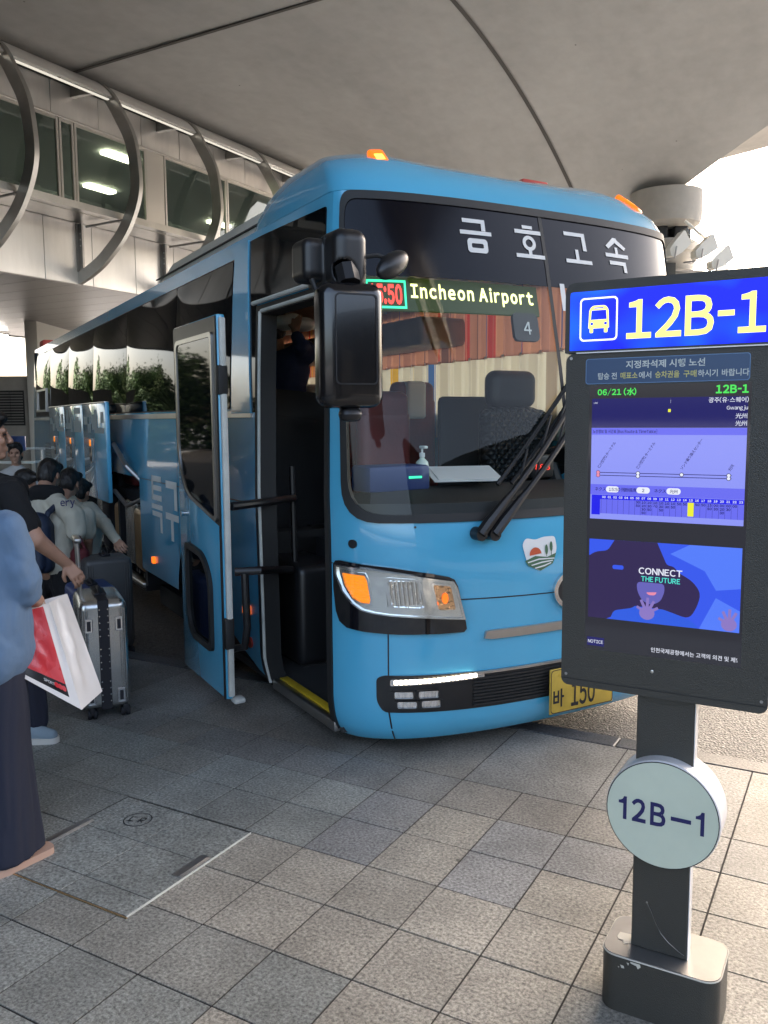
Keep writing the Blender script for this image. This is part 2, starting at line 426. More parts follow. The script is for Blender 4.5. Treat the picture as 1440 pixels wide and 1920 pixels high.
M['s_navy'] = emis('screen_navy', (.02, .02, .16), .24)
M['s_navy'].node_tree.nodes['Principled BSDF'].inputs['Roughness'].default_value = .05
M['s_pale'] = emis('screen_pale_blue', (.30, .34, 1.0), .26)
M['s_mid'] = emis('screen_mid_blue', (.16, .17, .95), .26)
M['s_blue'] = emis('screen_deep_blue', (.02, .02, .9), .26)
M['s_white'] = emis('screen_white', (.85, .88, 1), .28)
M['s_green'] = emis('screen_green', (.08, .9, .12), .26)
M['s_yellow'] = emis('screen_yellow', (.95, .95, .05), .26)
M['s_cyan'] = emis('screen_cyan', (.1, .9, .75), .26)
M['s_ink'] = emis('screen_ink', (.02, .02, .25), .12)
M['s_pink'] = emis('screen_pink', (.9, .3, .45), .26)
M['s_sky'] = emis('screen_video_blue', (.05, .12, .95), .25)
M['s_sky2'] = emis('screen_video_light', (.10, .22, 1), .27)
M['s_dusk'] = emis('screen_video_dark', (.045, .032, .11), .24)
M['s_face'] = emis('screen_video_face', (.16, .15, .55), .25)
M['s_hand'] = emis('screen_video_hand', (.30, .22, .62), .25)
M['s_shirt'] = emis('screen_video_shirt', (.04, .13, .85), .25)
M['panelblue'] = mat('notice_panel_blue', (.022, .06, .14), .4)
M['paneltext'] = mat('notice_text_pale', (.55, .58, .55), .5)
M['panelyellow'] = mat('notice_text_yellow', (.55, .5, .16), .5)
M['discgreen'] = mat('pale_green_disc', (.56, .60, .48), .35, var=.05, vscale=7)
M['navyink'] = mat('navy_lettering', (.012, .012, .09), .4)
M['worn'] = mat('bare_metal_scuff', (.55, .52, .44), .6)
M['steelpanel'] = mat('brushed_steel_panel', (.70, .68, .66), .34, .55, var=.12, vscale=1.5, stretch=(1, 1, .2))
M['soffit'] = mat('soffit_panel', (.30, .28, .275), .42, .35, var=.08)
M['joint'] = mat('panel_joint', (.03, .03, .03), .8)
M['deckjoint'] = mat('deck_joint', (.09, .085, .08), .9)
M['alum'] = mat('window_frame_aluminium', (.55, .53, .5), .38, .6)
M['ringmetal'] = mat('ring_steel', (.46, .45, .43), .32, .8, var=.1)
M['room'] = mat('bridge_room_wall', (.36, .38, .41), .7)
M['lampwarm'] = emis('ceiling_lamp_lit', (1, .86, .55), 5)
M['lampwhite'] = emis('tube_lamp_lit', (1, .97, .9), 7)
M['bridgeglass'] = glass('bridge_window_glass', (.55, .62, .61), 1.5)
M['steel'] = mat('steel', (.35, .34, .33), .4, .9, var=.2)
M['wallgrey'] = mat('plant_room_wall', (.33, .31, .28), .8, var=.1)
M['wallpale'] = mat('pale_cladding', (.74, .72, .66), .7)
M['louver'] = mat('louver_blades', (.22, .21, .2), .6)
M['skin'] = mat('skin', (.40, .22, .145), .5, var=.08, vscale=14)
M['hair'] = mat('black_hair', (.010, .008, .007), .5, bump=.9, bscale=55, stretch=(1, 1, .25))
M['denim'] = mat('light_blue_denim', (.115, .18, .275), .9, bump=.4, bscale=16, var=.09, vscale=7, detail=6)
M['navycloth'] = mat('navy_trousers', (.014, .016, .03), .9, bump=.4, bscale=9, stretch=(1, 1, .25))
M['blackcloth'] = mat('black_cotton', (.008, .008, .009), .95, bump=.5, bscale=13)
M['creamcloth'] = mat('cream_cotton', (.50, .47, .38), .9, bump=.6, bscale=13, var=.08)
M['greycloth'] = mat('pale_grey_shirt', (.48, .47, .46), .9, bump=.5, bscale=13)
M['jacket'] = mat('navy_jacket', (.03, .045, .11), .9, bump=.4, bscale=12)
M['bluepack'] = mat('dark_blue_nylon', (.012, .022, .05), .6, bump=.4, bscale=20)
M['webbing'] = mat('webbing_strap', (.09, .085, .07), .9)
M['shoe'] = mat('pale_blue_knit', (.24, .31, .36), .9, bump=.5, bscale=140)
M['sole'] = mat('white_sole', (.62, .6, .55), .7)
M['tan'] = mat('tan_leather', (.52, .33, .24), .55)
M['bagwhite'] = mat('white_glossy_bag', (.66, .63, .6), .28, bump=.45, bscale=8, detail=2)
M['bagblack'] = mat('bag_black_print', (.012, .012, .014), .3)
M['casealu'] = mat('silver_suitcase_shell', (.52, .52, .5), .26, .9, var=.08)
M['caseblack'] = mat('black_suitcase_band', (.008, .008, .012), .6)
M['caseblue'] = mat('blue_suitcase_shell', (.02, .045, .16), .5)
M['casegrey'] = mat('grey_suitcase_shell', (.06, .06, .06), .45)
M['casebronze'] = mat('bronze_suitcase_shell', (.42, .28, .14), .3, .7)
M['maroon'] = mat('maroon_fabric', (.09, .008, .012), .8)
M['redfab'] = mat('red_fabric', (.5, .06, .04), .7)
M['paper'] = mat('white_paper', (.7, .7, .7), .8)
M['leaf'] = mat('leaves', (.06, .12, .03), .7, var=.4, vscale=1.5)
M['bark'] = mat('bark', (.08, .06, .04), .9, bump=.6, bscale=20)
M['treadplate'] = mat('step_mat', (.03, .03, .03), .8, bump=.4, bscale=200)

def custom_concrete(name, c0, c1, scale, bands):
    m = mat(name, c0, .85, bump=.12, bscale=5, detail=8); nt = m.node_tree; b = nt.nodes['Principled BSDF']
    tc = nt.nodes.new('ShaderNodeTexCoord'); n1 = nt.nodes.new('ShaderNodeTexNoise'); n1.inputs['Scale'].default_value = scale; n1.inputs['Detail'].default_value = 9; n1.inputs['Roughness'].default_value = .65
    n2 = nt.nodes.new('ShaderNodeTexNoise'); n2.inputs['Scale'].default_value = scale * 9; n2.inputs['Detail'].default_value = 5
    mp = nt.nodes.new('ShaderNodeMapping'); mp.inputs['Scale'].default_value = bands; nt.links.new(tc.outputs['Object'], mp.inputs[0])
    nt.links.new(mp.outputs[0], n1.inputs['Vector']); nt.links.new(tc.outputs['Object'], n2.inputs['Vector'])
    mx = nt.nodes.new('ShaderNodeMath'); mx.operation = 'MULTIPLY_ADD'; mx.inputs[1].default_value = .3
    nt.links.new(n2.outputs[0], mx.inputs[0]); nt.links.new(n1.outputs[0], mx.inputs[2])
    r = nt.nodes.new('ShaderNodeValToRGB'); r.color_ramp.elements[0].position = .42; r.color_ramp.elements[1].position = .85
    r.color_ramp.elements[0].color = (*c0, 1); r.color_ramp.elements[1].color = (*c1, 1)
    # small dark blowholes
    vo = nt.nodes.new('ShaderNodeTexVoronoi'); vo.inputs['Scale'].default_value = 1.1; nt.links.new(tc.outputs['Object'], vo.inputs['Vector'])
    lt = nt.nodes.new('ShaderNodeMath'); lt.operation = 'LESS_THAN'; lt.inputs[1].default_value = .022; nt.links.new(vo.outputs['Distance'], lt.inputs[0])
    mc = nt.nodes.new('ShaderNodeMix'); mc.data_type = 'RGBA'; mc.inputs[7].default_value = (*[c * .4 for c in c0], 1)
    nt.links.new(lt.outputs[0], mc.inputs[0]); nt.links.new(r.outputs[0], mc.inputs[6])
    nt.links.new(mx.outputs[0], r.inputs[0]); nt.links.new(mc.outputs[2], b.inputs['Base Color'])
    return m
M['deck'] = custom_concrete('deck_concrete', (.37, .365, .355), (.53, .525, .51), .35, (1, .45, 1))
M['pier'] = custom_concrete('pier_concrete', (.36, .34, .31), (.5, .47, .43), .5, (1, 1, .4))

def asphalt():
    m = mat('asphalt', (.05, .05, .05), .6); nt = m.node_tree; b = nt.nodes['Principled BSDF']
    tc = nt.nodes.new('ShaderNodeTexCoord'); v = nt.nodes.new('ShaderNodeTexVoronoi'); v.inputs['Scale'].default_value = 70; n = nt.nodes.new('ShaderNodeTexNoise'); n.inputs['Scale'].default_value = 35; n.inputs['Detail'].default_value = 6
    nt.links.new(tc.outputs['Object'], v.inputs['Vector']); nt.links.new(tc.outputs['Object'], n.inputs['Vector'])
    r = nt.nodes.new('ShaderNodeValToRGB'); r.color_ramp.elements[0].color = (.035, .034, .034, 1); r.color_ramp.elements[1].color = (.13, .125, .12, 1); r.color_ramp.elements[0].position = .3; r.color_ramp.elements[1].position = .7
    nt.links.new(n.outputs[0], r.inputs[0]); nt.links.new(r.outputs[0], b.inputs['Base Color'])
    bp = nt.nodes.new('ShaderNodeBump'); bp.inputs['Strength'].default_value = .9; bp.inputs['Distance'].default_value = .008
    ad = nt.nodes.new('ShaderNodeMath'); ad.operation = 'ADD'; nt.links.new(v.outputs['Distance'], ad.inputs[0]); nt.links.new(n.outputs[0], ad.inputs[1])
    nt.links.new(ad.outputs[0], bp.inputs['Height']); nt.links.new(bp.outputs[0], b.inputs['Normal']); return m
M['asphalt'] = asphalt()

def stone(name, attr):
    m = mat(name, (.2, .2, .2), .7); nt = m.node_tree; b = nt.nodes['Principled BSDF']
    tc = nt.nodes.new('ShaderNodeTexCoord')
    n = nt.nodes.new('ShaderNodeTexNoise'); n.inputs['Scale'].default_value = 85; n.inputs['Detail'].default_value = 4; n.inputs['Roughness'].default_value = .7
    n2 = nt.nodes.new('ShaderNodeTexNoise'); n2.inputs['Scale'].default_value = 1.5; n2.inputs['Detail'].default_value = 9; n2.inputs['Roughness'].default_value = .7
    for q in (n, n2): nt.links.new(tc.outputs['Object'], q.inputs['Vector'])
    r = nt.nodes.new('ShaderNodeMapRange'); r.inputs['From Min'].default_value = .3; r.inputs['From Max'].default_value = .7; r.inputs['To Min'].default_value = .22; r.inputs['To Max'].default_value = 1.75
    nt.links.new(n.outputs[0], r.inputs[0])
    r2 = nt.nodes.new('ShaderNodeMapRange'); r2.inputs['From Min'].default_value = .3; r2.inputs['From Max'].default_value = .7; r2.inputs['To Min'].default_value = .52; r2.inputs['To Max'].default_value = 1.2
    nt.links.new(n2.outputs[0], r2.inputs[0])
    mu = nt.nodes.new('ShaderNodeMath'); mu.operation = 'MULTIPLY'; nt.links.new(r.outputs[0], mu.inputs[0]); nt.links.new(r2.outputs[0], mu.inputs[1])
    if attr: a = nt.nodes.new('ShaderNodeAttribute'); a.attribute_name = attr; src = a.outputs['Color']
    else: a = nt.nodes.new('ShaderNodeRGB'); a.outputs[0].default_value = (.075, .075, .078, 1); src = a.outputs[0]
    vm = nt.nodes.new('ShaderNodeVectorMath'); vm.operation = 'SCALE'; nt.links.new(src, vm.inputs[0]); nt.links.new(mu.outputs[0], vm.inputs['Scale'])
    nt.links.new(vm.outputs[0], b.inputs['Base Color'])
    # flattened gum and old drips
    vo = nt.nodes.new('ShaderNodeTexVoronoi'); vo.inputs['Scale'].default_value = 2.6; vo.inputs['Randomness'].default_value = 1; nt.links.new(tc.outputs['Object'], vo.inputs['Vector'])
    lt = nt.nodes.new('ShaderNodeMath'); lt.operation = 'GREATER_THAN'; lt.inputs[1].default_value = .03; nt.links.new(vo.outputs['Distance'], lt.inputs[0])
    gm = nt.nodes.new('ShaderNodeMapRange'); gm.inputs['To Min'].default_value = .45; nt.links.new(lt.outputs[0], gm.inputs[0])
    m2 = nt.nodes.new('ShaderNodeMath'); m2.operation = 'MULTIPLY'; nt.links.new(mu.outputs[0], m2.inputs[0]); nt.links.new(gm.outputs[0], m2.inputs[1]); nt.links.new(m2.outputs[0], vm.inputs['Scale'])
    b.inputs['Roughness'].default_value = .52
    bp = nt.nodes.new('ShaderNodeBump'); bp.inputs['Strength'].default_value = .5; bp.inputs['Distance'].default_value = .004
    nt.links.new(n.outputs[0], bp.inputs['Height']); nt.links.new(bp.outputs[0], b.inputs['Normal']); return m
M['tile'] = stone('granite_paving', 'tile_colour'); M['kerbstone'] = stone('dark_kerb_granite', None)
M['grout'] = mat('dark_joint_sand', (.028, .024, .02), .95, var=.3, vscale=30)

def curtain(name, cols, scale):
    m = mat(name, cols[0], .9); nt = m.node_tree; b = nt.nodes['Principled BSDF']; out = nt.nodes['Material Output']
    tc = nt.nodes.new('ShaderNodeTexCoord'); mp = nt.nodes.new('ShaderNodeSeparateXYZ'); nt.links.new(tc.outputs['Object'], mp.inputs[0])
    w = nt.nodes.new('ShaderNodeMath'); w.operation = 'ADD'; nt.links.new(mp.outputs['Y'], w.inputs[0]); nt.links.new(mp.outputs['X'], w.inputs[1])
    s = nt.nodes.new('ShaderNodeMath'); s.operation = 'MULTIPLY'; s.inputs[1].default_value = scale; nt.links.new(w.outputs[0], s.inputs[0])
    f = nt.nodes.new('ShaderNodeMath'); f.operation = 'FRACT'; nt.links.new(s.outputs[0], f.inputs[0])
    r = nt.nodes.new('ShaderNodeValToRGB'); r.color_ramp.interpolation = 'CONSTANT'; cr = r.color_ramp
    cr.elements[0].position = 0; cr.elements[0].color = (*cols[0], 1); cr.elements[1].position = .10; cr.elements[1].color = (*cols[1], 1)
    ps = [.22, .27, .40, .43, .56, .66, .69, .82, .95]
    for i, p in enumerate(ps): e = cr.elements.new(p); e.color = (*cols[(i + 2) % len(cols)], 1)
    nt.links.new(f.outputs[0], r.inputs[0]); nt.links.new(r.outputs[0], b.inputs['Base Color'])
    tr = nt.nodes.new('ShaderNodeBsdfTranslucent'); nt.links.new(r.outputs[0], tr.inputs[0]); mx = nt.nodes.new('ShaderNodeMixShader'); mx.inputs[0].default_value = .6
    nt.links.new(b.outputs[0], mx.inputs[1]); nt.links.new(tr.outputs[0], mx.inputs[2]); nt.links.new(mx.outputs[0], out.inputs[0]); return m
_c = (.60, .56, .46); _d = (.52, .48, .40)
M['curtain'] = curtain('striped_curtain', [_c, _d, (.62, .36, .02), _c, (.45, .06, .03), _d, _c, (.05, .13, .36), _c, _d, (.34, .27, .2)], 2.3)
_c = (.44, .20, .12); _d = (.34, .15, .10)
M['valance'] = curtain('striped_valance', [_c, _d, (.62, .30, .03), _c, (.36, .03, .02), _d, _c, (.03, .05, .16), _c, _d, (.15, .07, .055)], 2.3)

def headsign():
    m = emis('backlit_blue_face', (.01, .03, .9), .5); nt = m.node_tree; b = nt.nodes['Principled BSDF']; b.inputs['Specular IOR Level'].default_value = .12
    # tubes behind the acrylic make the upper part and the ends of the face glow paler
    tc = nt.nodes.new('ShaderNodeTexCoord'); n = nt.nodes.new('ShaderNodeTexNoise'); n.inputs['Scale'].default_value = 5.5; n.inputs['Detail'].default_value = 1
    nt.links.new(tc.outputs['Object'], n.inputs['Vector'])
    r = nt.nodes.new('ShaderNodeValToRGB'); r.color_ramp.elements[0].position = .4; r.color_ramp.elements[1].position = .72; r.color_ramp.elements[0].color = (.005, .012, .85, 1); r.color_ramp.elements[1].color = (.005, .17, 1, 1)
    nt.links.new(n.outputs[0], r.inputs[0]); nt.links.new(r.outputs[0], b.inputs['Emission Color']); return m
M['headblue'] = headsign()
def bagred():
    m = mat('bag_red_petal_print', (.6, .03, .04), .3, coat=.4); nt = m.node_tree; b = nt.nodes['Principled BSDF']
    tc = nt.nodes.new('ShaderNodeTexCoord'); mp = nt.nodes.new('ShaderNodeMapping'); mp.inputs['Scale'].default_value = (44, 44, 24); v = nt.nodes.new('ShaderNodeTexVoronoi'); v.inputs['Scale'].default_value = 1
    nt.links.new(tc.outputs['Object'], mp.inputs[0]); nt.links.new(mp.outputs[0], v.inputs['Vector'])
    r = nt.nodes.new('ShaderNodeValToRGB'); r.color_ramp.elements[0].color = (.50, .010, .016, 1); r.color_ramp.elements[1].color = (.58, .07, .08, 1)
    s = nt.nodes.new('ShaderNodeSeparateXYZ'); nt.links.new(v.outputs['Color'], s.inputs[0]); nt.links.new(s.outputs[0], r.inputs[0]); nt.links.new(r.outputs[0], b.inputs['Base Color']); return m
M['bagred'] = bagred()
def quilt():
    m = mat('quilted_black_leather', (.016, .016, .017), .38); nt = m.node_tree; b = nt.nodes['Principled BSDF']
    tc = nt.nodes.new('ShaderNodeTexCoord'); s = nt.nodes.new('ShaderNodeSeparateXYZ'); nt.links.new(tc.outputs['Object'], s.inputs[0]); hs = []
    for sg in (1, -1):
        a = nt.nodes.new('ShaderNodeMath'); a.operation = 'MULTIPLY_ADD'; a.inputs[1].default_value = sg * 1.0; nt.links.new(s.outputs['X'], a.inputs[0]); nt.links.new(s.outputs['Z'], a.inputs[2])
        k = nt.nodes.new('ShaderNodeMath'); k.operation = 'MULTIPLY'; k.inputs[1].default_value = 50; nt.links.new(a.outputs[0], k.inputs[0])
        c = nt.nodes.new('ShaderNodeMath'); c.operation = 'SINE'; nt.links.new(k.outputs[0], c.inputs[0]); ab = nt.nodes.new('ShaderNodeMath'); ab.operation = 'ABSOLUTE'; nt.links.new(c.outputs[0], ab.inputs[0]); hs.append(ab)
    mi = nt.nodes.new('ShaderNodeMath'); mi.operation = 'MINIMUM'; nt.links.new(hs[0].outputs[0], mi.inputs[0]); nt.links.new(hs[1].outputs[0], mi.inputs[1])
    bp = nt.nodes.new('ShaderNodeBump'); bp.inputs['Strength'].default_value = .8; bp.inputs['Distance'].default_value = .02; nt.links.new(mi.outputs[0], bp.inputs['Height']); nt.links.new(bp.outputs[0], b.inputs['Normal']); return m
M['quilt'] = quilt()

M['facadeglass'] = mat('hall_glass', (.008, .010, .010), .06, var=.2)
M['facadeframe'] = mat('hall_frame', (.12, .12, .115), .5, .5)

M['cornice'] = mat('cornice_aluminium', (.86, .85, .83), .3, .25, var=.05)
# ---------------------------------------------------------------- ground
def gmap(z): return lambda u, v: uv(u, v, z)
g = MB(); n_ = 40
g.add([uv(-300 + 600 * i / n_, -300 + 600 * j / n_, -.12) for j in range(n_ + 1) for i in range(n_ + 1)],
      [(j * (n_ + 1) + i, j * (n_ + 1) + i + 1, (j + 1) * (n_ + 1) + i + 1, (j + 1) * (n_ + 1) + i) for j in range(n_) for i in range(n_)])
tag(g.build('road', M['asphalt'], smooth=False), kind='structure')

U0, V0, TS = -1.3005, 2.676, .3004
BEIGE = {(0, -1), (-1, -1), (1, -1), (1, 0), (-1, 0), (-1, 1), (-2, -1), (-3, -1), (-3, -2), (-2, -2), (-1, -2), (0, -2), (0, -3), (1, -2), (2, -1), (2, 0), (2, -2), (1, -3), (2, 1), (3, 0), (3, -1), (3, 1), (0, -4), (1, -4), (-1, -4), (2, -3)}
pv = MB(); cols = []
def slab(u0, u1, v0, v1, c):
    e = .0034; b = .0002; z = random.uniform(-.0008, .0008)
    T = [(u0 + e, v0 + e), (u1 - e, v0 + e), (u1 - e, v1 - e), (u0 + e, v1 - e)]; m_ = [((u0 + u1) / 2, (v0 + v1) / 2)] * 4
    t2 = [(a + (q[0] - a) / abs(q[0] - a) * b, d + (q[1] - d) / abs(q[1] - d) * b) for (a, d), q in zip(T, m_)]
    vs_ = [(a, d, z) for a, d in t2] + [(a, d, -.003) for a, d in T]
    pv.add(vs_, [(0, 1, 2, 3)] + [(4 + i, 4 + (i + 1) % 4, (i + 1) % 4, i) for i in range(4)]); cols.extend([c] * 5)
def tilecol(i, j):
    r = random.Random(i * 131 + j * 7919); k = r.uniform(.9, 1.1); w = r.random()
    if (i, j) in BEIGE: a = (.225, .208, .180)
    elif j >= 0 and i >= -2 and j < 2: a = (.175, .173, .172)
    elif j >= 2: a = (.158, .152, .143) if w < .7 else (.17, .157, .14)
    else: a = (.180, .184, .172) if w < .75 else (.195, .19, .172)
    return tuple(c * k * 1.46 * w_ for c, w_ in zip(a, (1.0, 1.0, .97)))
for j in range(-16, 3):
    for i in range(-26, 16):
        u0, v0 = U0 + i * TS, V0 + j * TS
        if -4.99 <= i - .0 and i in (-6, -5, -4) and j in (-3, -2, -1) and False: continue
        slab(u0, u0 + TS, v0, v0 + TS, tilecol(i, j))
for i in range(-14, 8):
    u0 = U0 - TS + i * 2 * TS; slab(u0, u0 + 2 * TS, V0 + 3 * TS, 4.33, tilecol(i * 2 + 40, 3))
po = pv.build('pavement', M['tile'], smooth=False)
po.data.attributes.new('tile_colour', 'FLOAT_COLOR', 'FACE'); po.data.attributes['tile_colour'].data.foreach_set('color', [x for c in cols for x in (*c, 1)])
po.rotation_euler = (0, 0, GA); tag(po, kind='structure')
b = MB(); b.box((-40, -30, -.4), (30, 4.33, -.003)); o = b.build('pavement_bed', M['grout'], smooth=False); o.rotation_euler = (0, 0, GA); tag(o, kind='structure')
kb = MB()
for i in range(-26, 22): kb.box((i * 1.0 + .93 - 8 + .003, 4.333, -.4), (i * 1.0 + 1.93 - 8 - .003, 4.475, .002), .006, seg=1)
o = kb.build('kerb', M['kerbstone'], smooth=False); o.rotation_euler = (0, 0, GA); tag(o, kind='structure')

# access cover set into the paving: tile inlays, steel edge, lifting handles
cv = thing('access_cover', 'paved access cover with steel edge, two lifting slots and an engraved round mark', 'access cover', uv(U0, V0, 0), GA)
x0, x1, y0, y1 = -1.569, -.861, -.70, -.01
tl = MB(); cc = []
xs = [x0 + .012, -1.48, -1.2, -1.17 + .27, x1 - .012]; xs = [x0 + .001, -1.5, -1.2, x1 - .001]; ys = [y0 + .001, y0 + .12, y0 + .41, y1 - .001]
for a in range(3):
    for d in range(3):
        tl.box((xs[a] + .002, ys[d] + .002, -.02), (xs[a + 1] - .002, ys[d + 1] - .002, .0034), .001, seg=1)
o = tl.build('tile_inlay', M['tile'], cv, smooth=False); at = o.data.attributes.new('tile_colour', 'FLOAT_COLOR', 'FACE')
at.data.foreach_set('color', [x for _ in o.data.polygons for x in (.262, .27, .245, 1)])
fr = MB(); fr.box((x0, y0, -.02), (x1, y1, .0016)); fr.build('cover_bed', M['grout'], cv, smooth=False)
fr = MB(); fr.box((x1, y0, -.02), (x1 + .005, y1, .0045)); fr.build('steel_edge', M['white_rubber'], cv, smooth=False)
fr = MB(); fr.box((x0, y0 - .006, -.02), (x1 + .008, y0, .003)); fr.build('rusty_edge', M['casebronze'], cv, smooth=False)
fr = MB(); fr.box((x0 - .003, y0, -.02), (x0, y1, .003)).box((x0, y1, -.02), (x1 + .008, y1 + .003, .003)); fr.build('dark_edge', M['kiosk'], cv, smooth=False)
for hx, h0, h1 in ((x1 - .052, -.42, -.25), (x0 + .004, -.5, -.25)):
    hb = MB(); hb.box((hx, h0, 0), (hx + .045, h1, .0075), .002); hb.box((hx + .03, h0 + .004, .0075), (hx + .04, h1 - .004, .011), .001)
    hb.build('lifting_handle', M['steel'], cv)
mk = MB(); fm = flatmap((-1.36, -.155, .0036), (.62, -.78, 0), (.78, .62, 0))
fm = flatmap((-1.36, -.155, .0036), (.97, .22, 0), (-.22, .97, 0))
pr = ellipse(0, 0, .062, .062, 30); pi_ = ellipse(0, 0, .057, .057, 30); patch(mk, fm, pr, [pi_], .02, .0015)
for a, d in (((-.038, -.02), (-.032, .022)), ((-.038, -.022), (-.012, -.016)), ((-.03, .016), (-.012, .022)), ((.008, -.022), (.014, .022)), ((.008, .016), (.034, .022)), ((.008, -.003), (.034, .003)), ((.029, .003), (.034, .018))):
    patch(mk, fm, [(a[0], a[1]), (d[0], a[1]), (d[0], d[1]), (a[0], d[1])], [], .05, .0015)
patch(mk, fm, [(.012, -.002), (.018, -.002), (.036, -.022), (.029, -.022)], [], .05, .0015)
mk.build('engraved_mark', M['ink'], cv, smooth=False)

# ---------------------------------------------------------------- elevated road deck above, with pier
def dz(v, u=0.0):
    f = min(1, max(0, (u + 15.6) / 5)); f = f * f * (3 - 2 * f); return 10.08 - (.022 * max(0, v - 15) ** 2 + .03) * f
def vmax(u): return 25.1 if u < -5 else (25.1 - (u + 5) * .80 if u < -1.5 else max(-1.5, 22.3 - (u + 1.5) * 2.4))
deck = thing('concrete_viaduct', 'curved concrete viaduct deck overhead with dark construction joints', 'viaduct', uv(0, 10, 0), GA)
LW = lambda u, v, z: (u, v - 10, z)
us = [-60 + 1.5 * k for k in range(34)] + [-9 + .6 * k for k in range(42)]; NV = 40; V1f = lambda u: -2.0 if u > -.5 else max(-14, -2 - (-.5 - u) * 2.2)
sb = MB(); vsx = []; 
for u in us:
    vm = vmax(u)
    for k in range(NV + 1):
        V1 = V1f(u); v = V1 + (vm - V1) * k / NV; vsx.append(LW(u, v, dz(v, u)))
fs = [(i * (NV + 1) + k, i * (NV + 1) + k + 1, (i + 1) * (NV + 1) + k + 1, (i + 1) * (NV + 1) + k) for i in range(len(us) - 1) for k in range(NV)]
sb.add(vsx, fs); sb.build('soffit', M['deck'], deck, ang=60)
wb = MB(); prof = [(0, 0), (.5, .75), (1.1, 1.25), (2.2, 1.6), (4.0, 1.75), (4.0, 3.2), (3.7, 3.2), (3.7, 2.5)]; vsx = []
for u in us:
    vm = vmax(u); z0 = dz(vm, u)
    nx, ny = (0, 1) if u < -5 else ((.62, .78) if u < -1.5 else (.95, .3))
    for a, h in prof: vsx.append(LW(u + nx * a, vm + ny * a, z0 + h))
    V1 = V1f(u); vsx.append(LW(u, V1, 12.6)); vsx.append(LW(u, V1, dz(V1, u)))
n_ = len(prof) + 2
wb.add(vsx, [(i * n_ + k, i * n_ + k + 1, (i + 1) * n_ + k + 1, (i + 1) * n_ + k) for i in range(len(us) - 1) for k in range(n_ - 1)])
wb.build('edge_beam', M['pier'], deck)
jb = MB()
for a, b_ in ((-60, 32),):
    jb.box(LW(a, 14.95, 10.02), LW(1.4, 15.03, 10.047))
jb.build('cross_joint', M['deckjoint'], deck, smooth=False)
jb = MB(); w = .05
vs_ = []; 
for k in range(41):
    v = 2 + (24.9 - 2) * k / 40; vs_ += [LW(-7.55 - w, v, dz(v, -7.5) - .03), LW(-7.55 + w, v, dz(v, -7.5) - .03)]
jb.add(vs_, [(2 * k, 2 * k + 1, 2 * k + 3, 2 * k + 2) for k in range(40)]); jb.build('length_joint', M['deckjoint'], deck, smooth=False)
for px_, py_, rad in ((7.9, 24.4, .82), (-26, 41, 1.08), (20, 22, 1.08)):
    if px_ != 7.9: continue
    pr = thing('concrete_pier', 'round concrete pier with flared cap carrying the viaduct', 'pier', (px_, py_, -.12))
    MB().lathe([(rad, 0), (rad, 6.3), (rad + .06, 6.36), (rad + .06, 6.62), (rad, 6.66)], n=48).build('column', M['pier'], pr)
    MB().lathe([(.74, 7.02), (.92, 7.14), (.97, 7.3), (.97, 8.0)], n=48).build('cap', M['pier'], pr)
    bb = MB()
    for a in (-.45, .1): bb.box((a, -.55, 6.66), (a + .35, -.1, 7.02), .02)
    bb.box((-.65, -.2, 6.66), (.65, .5, 7.0)); bb.build('bearing', M['joint'], pr)
    MB().tube([(.2, -1.0, 7.05), (.95, -1.05, 6.4)], .04).build('drain_pipe', M['wallpale'], pr)
def floodlight(x, y, z, rz, tilt, label):
    r = thing('floodlight', label, 'floodlight', (x, y, z), rz, 'floodlights on the viaduct pier')
    T = Matrix.Rotation(tilt, 4, 'Y')
    h = MB(); pr = [(-.36, -.05), (-.28, .12), (-.05, .2), (.42, .30), (.46, .26), (.40, -.17), (.0, -.2), (-.3, -.16)]
    h.prism(pr, lambda x, y, d: T @ Vector((x, d, y)), -.18, .18); h.v = [tuple(Vector(p) * .85) for p in h.v]; h.build('housing', M['wallpale'], r)
    l = MB(); l.prism([(.38, -.15), (.44, -.15), (.485, .25), (.43, .25)], lambda x, y, d: T @ Vector((x, d, y)), -.17, .17); l.build('lens', M['clear'], r)
    b_ = MB(); b_.tube([(-.5, .0, -.32), (-.15, .22, -.3), (-.1, .22, 0)], .025).tube([(-.5, 0, -.32), (-.15, -.22, -.3), (-.1, -.22, 0)], .025); b_.build('bracket', M['steel'], r)
    return r
floodlight(7.75, 23.0, 6.15, R(10), R(-38), 'beige floodlight nearest the bus roof, left of the pier group')
floodlight(8.45, 23.0, 6.08, R(8), R(-30), 'beige floodlight in the middle of the pier group')
floodlight(8.95, 23.2, 5.84, R(6), R(-30), 'outermost upper beige floodlight on the pier bracket')
floodlight(9.05, 23.7, 5.55, R(14), R(-34), 'lower beige floodlight half hidden below the outermost one')
arm = thing('floodlight_bracket', 'steel cross arm holding the floodlights to the pier', 'bracket', (8.1, 23.5, 5.7))
MB().tube([(-.6, 0, 0), (1.0, .1, -.1)], .05).tube([(-.6, .25, .0), (1.0, .3, -.1)], .05).build('cross_arm', M['steel'], arm)
MB().box((-.5, -.1, -.35), (-.2, .3, .15), .02).build('junction_box', M['kiosk'], arm)

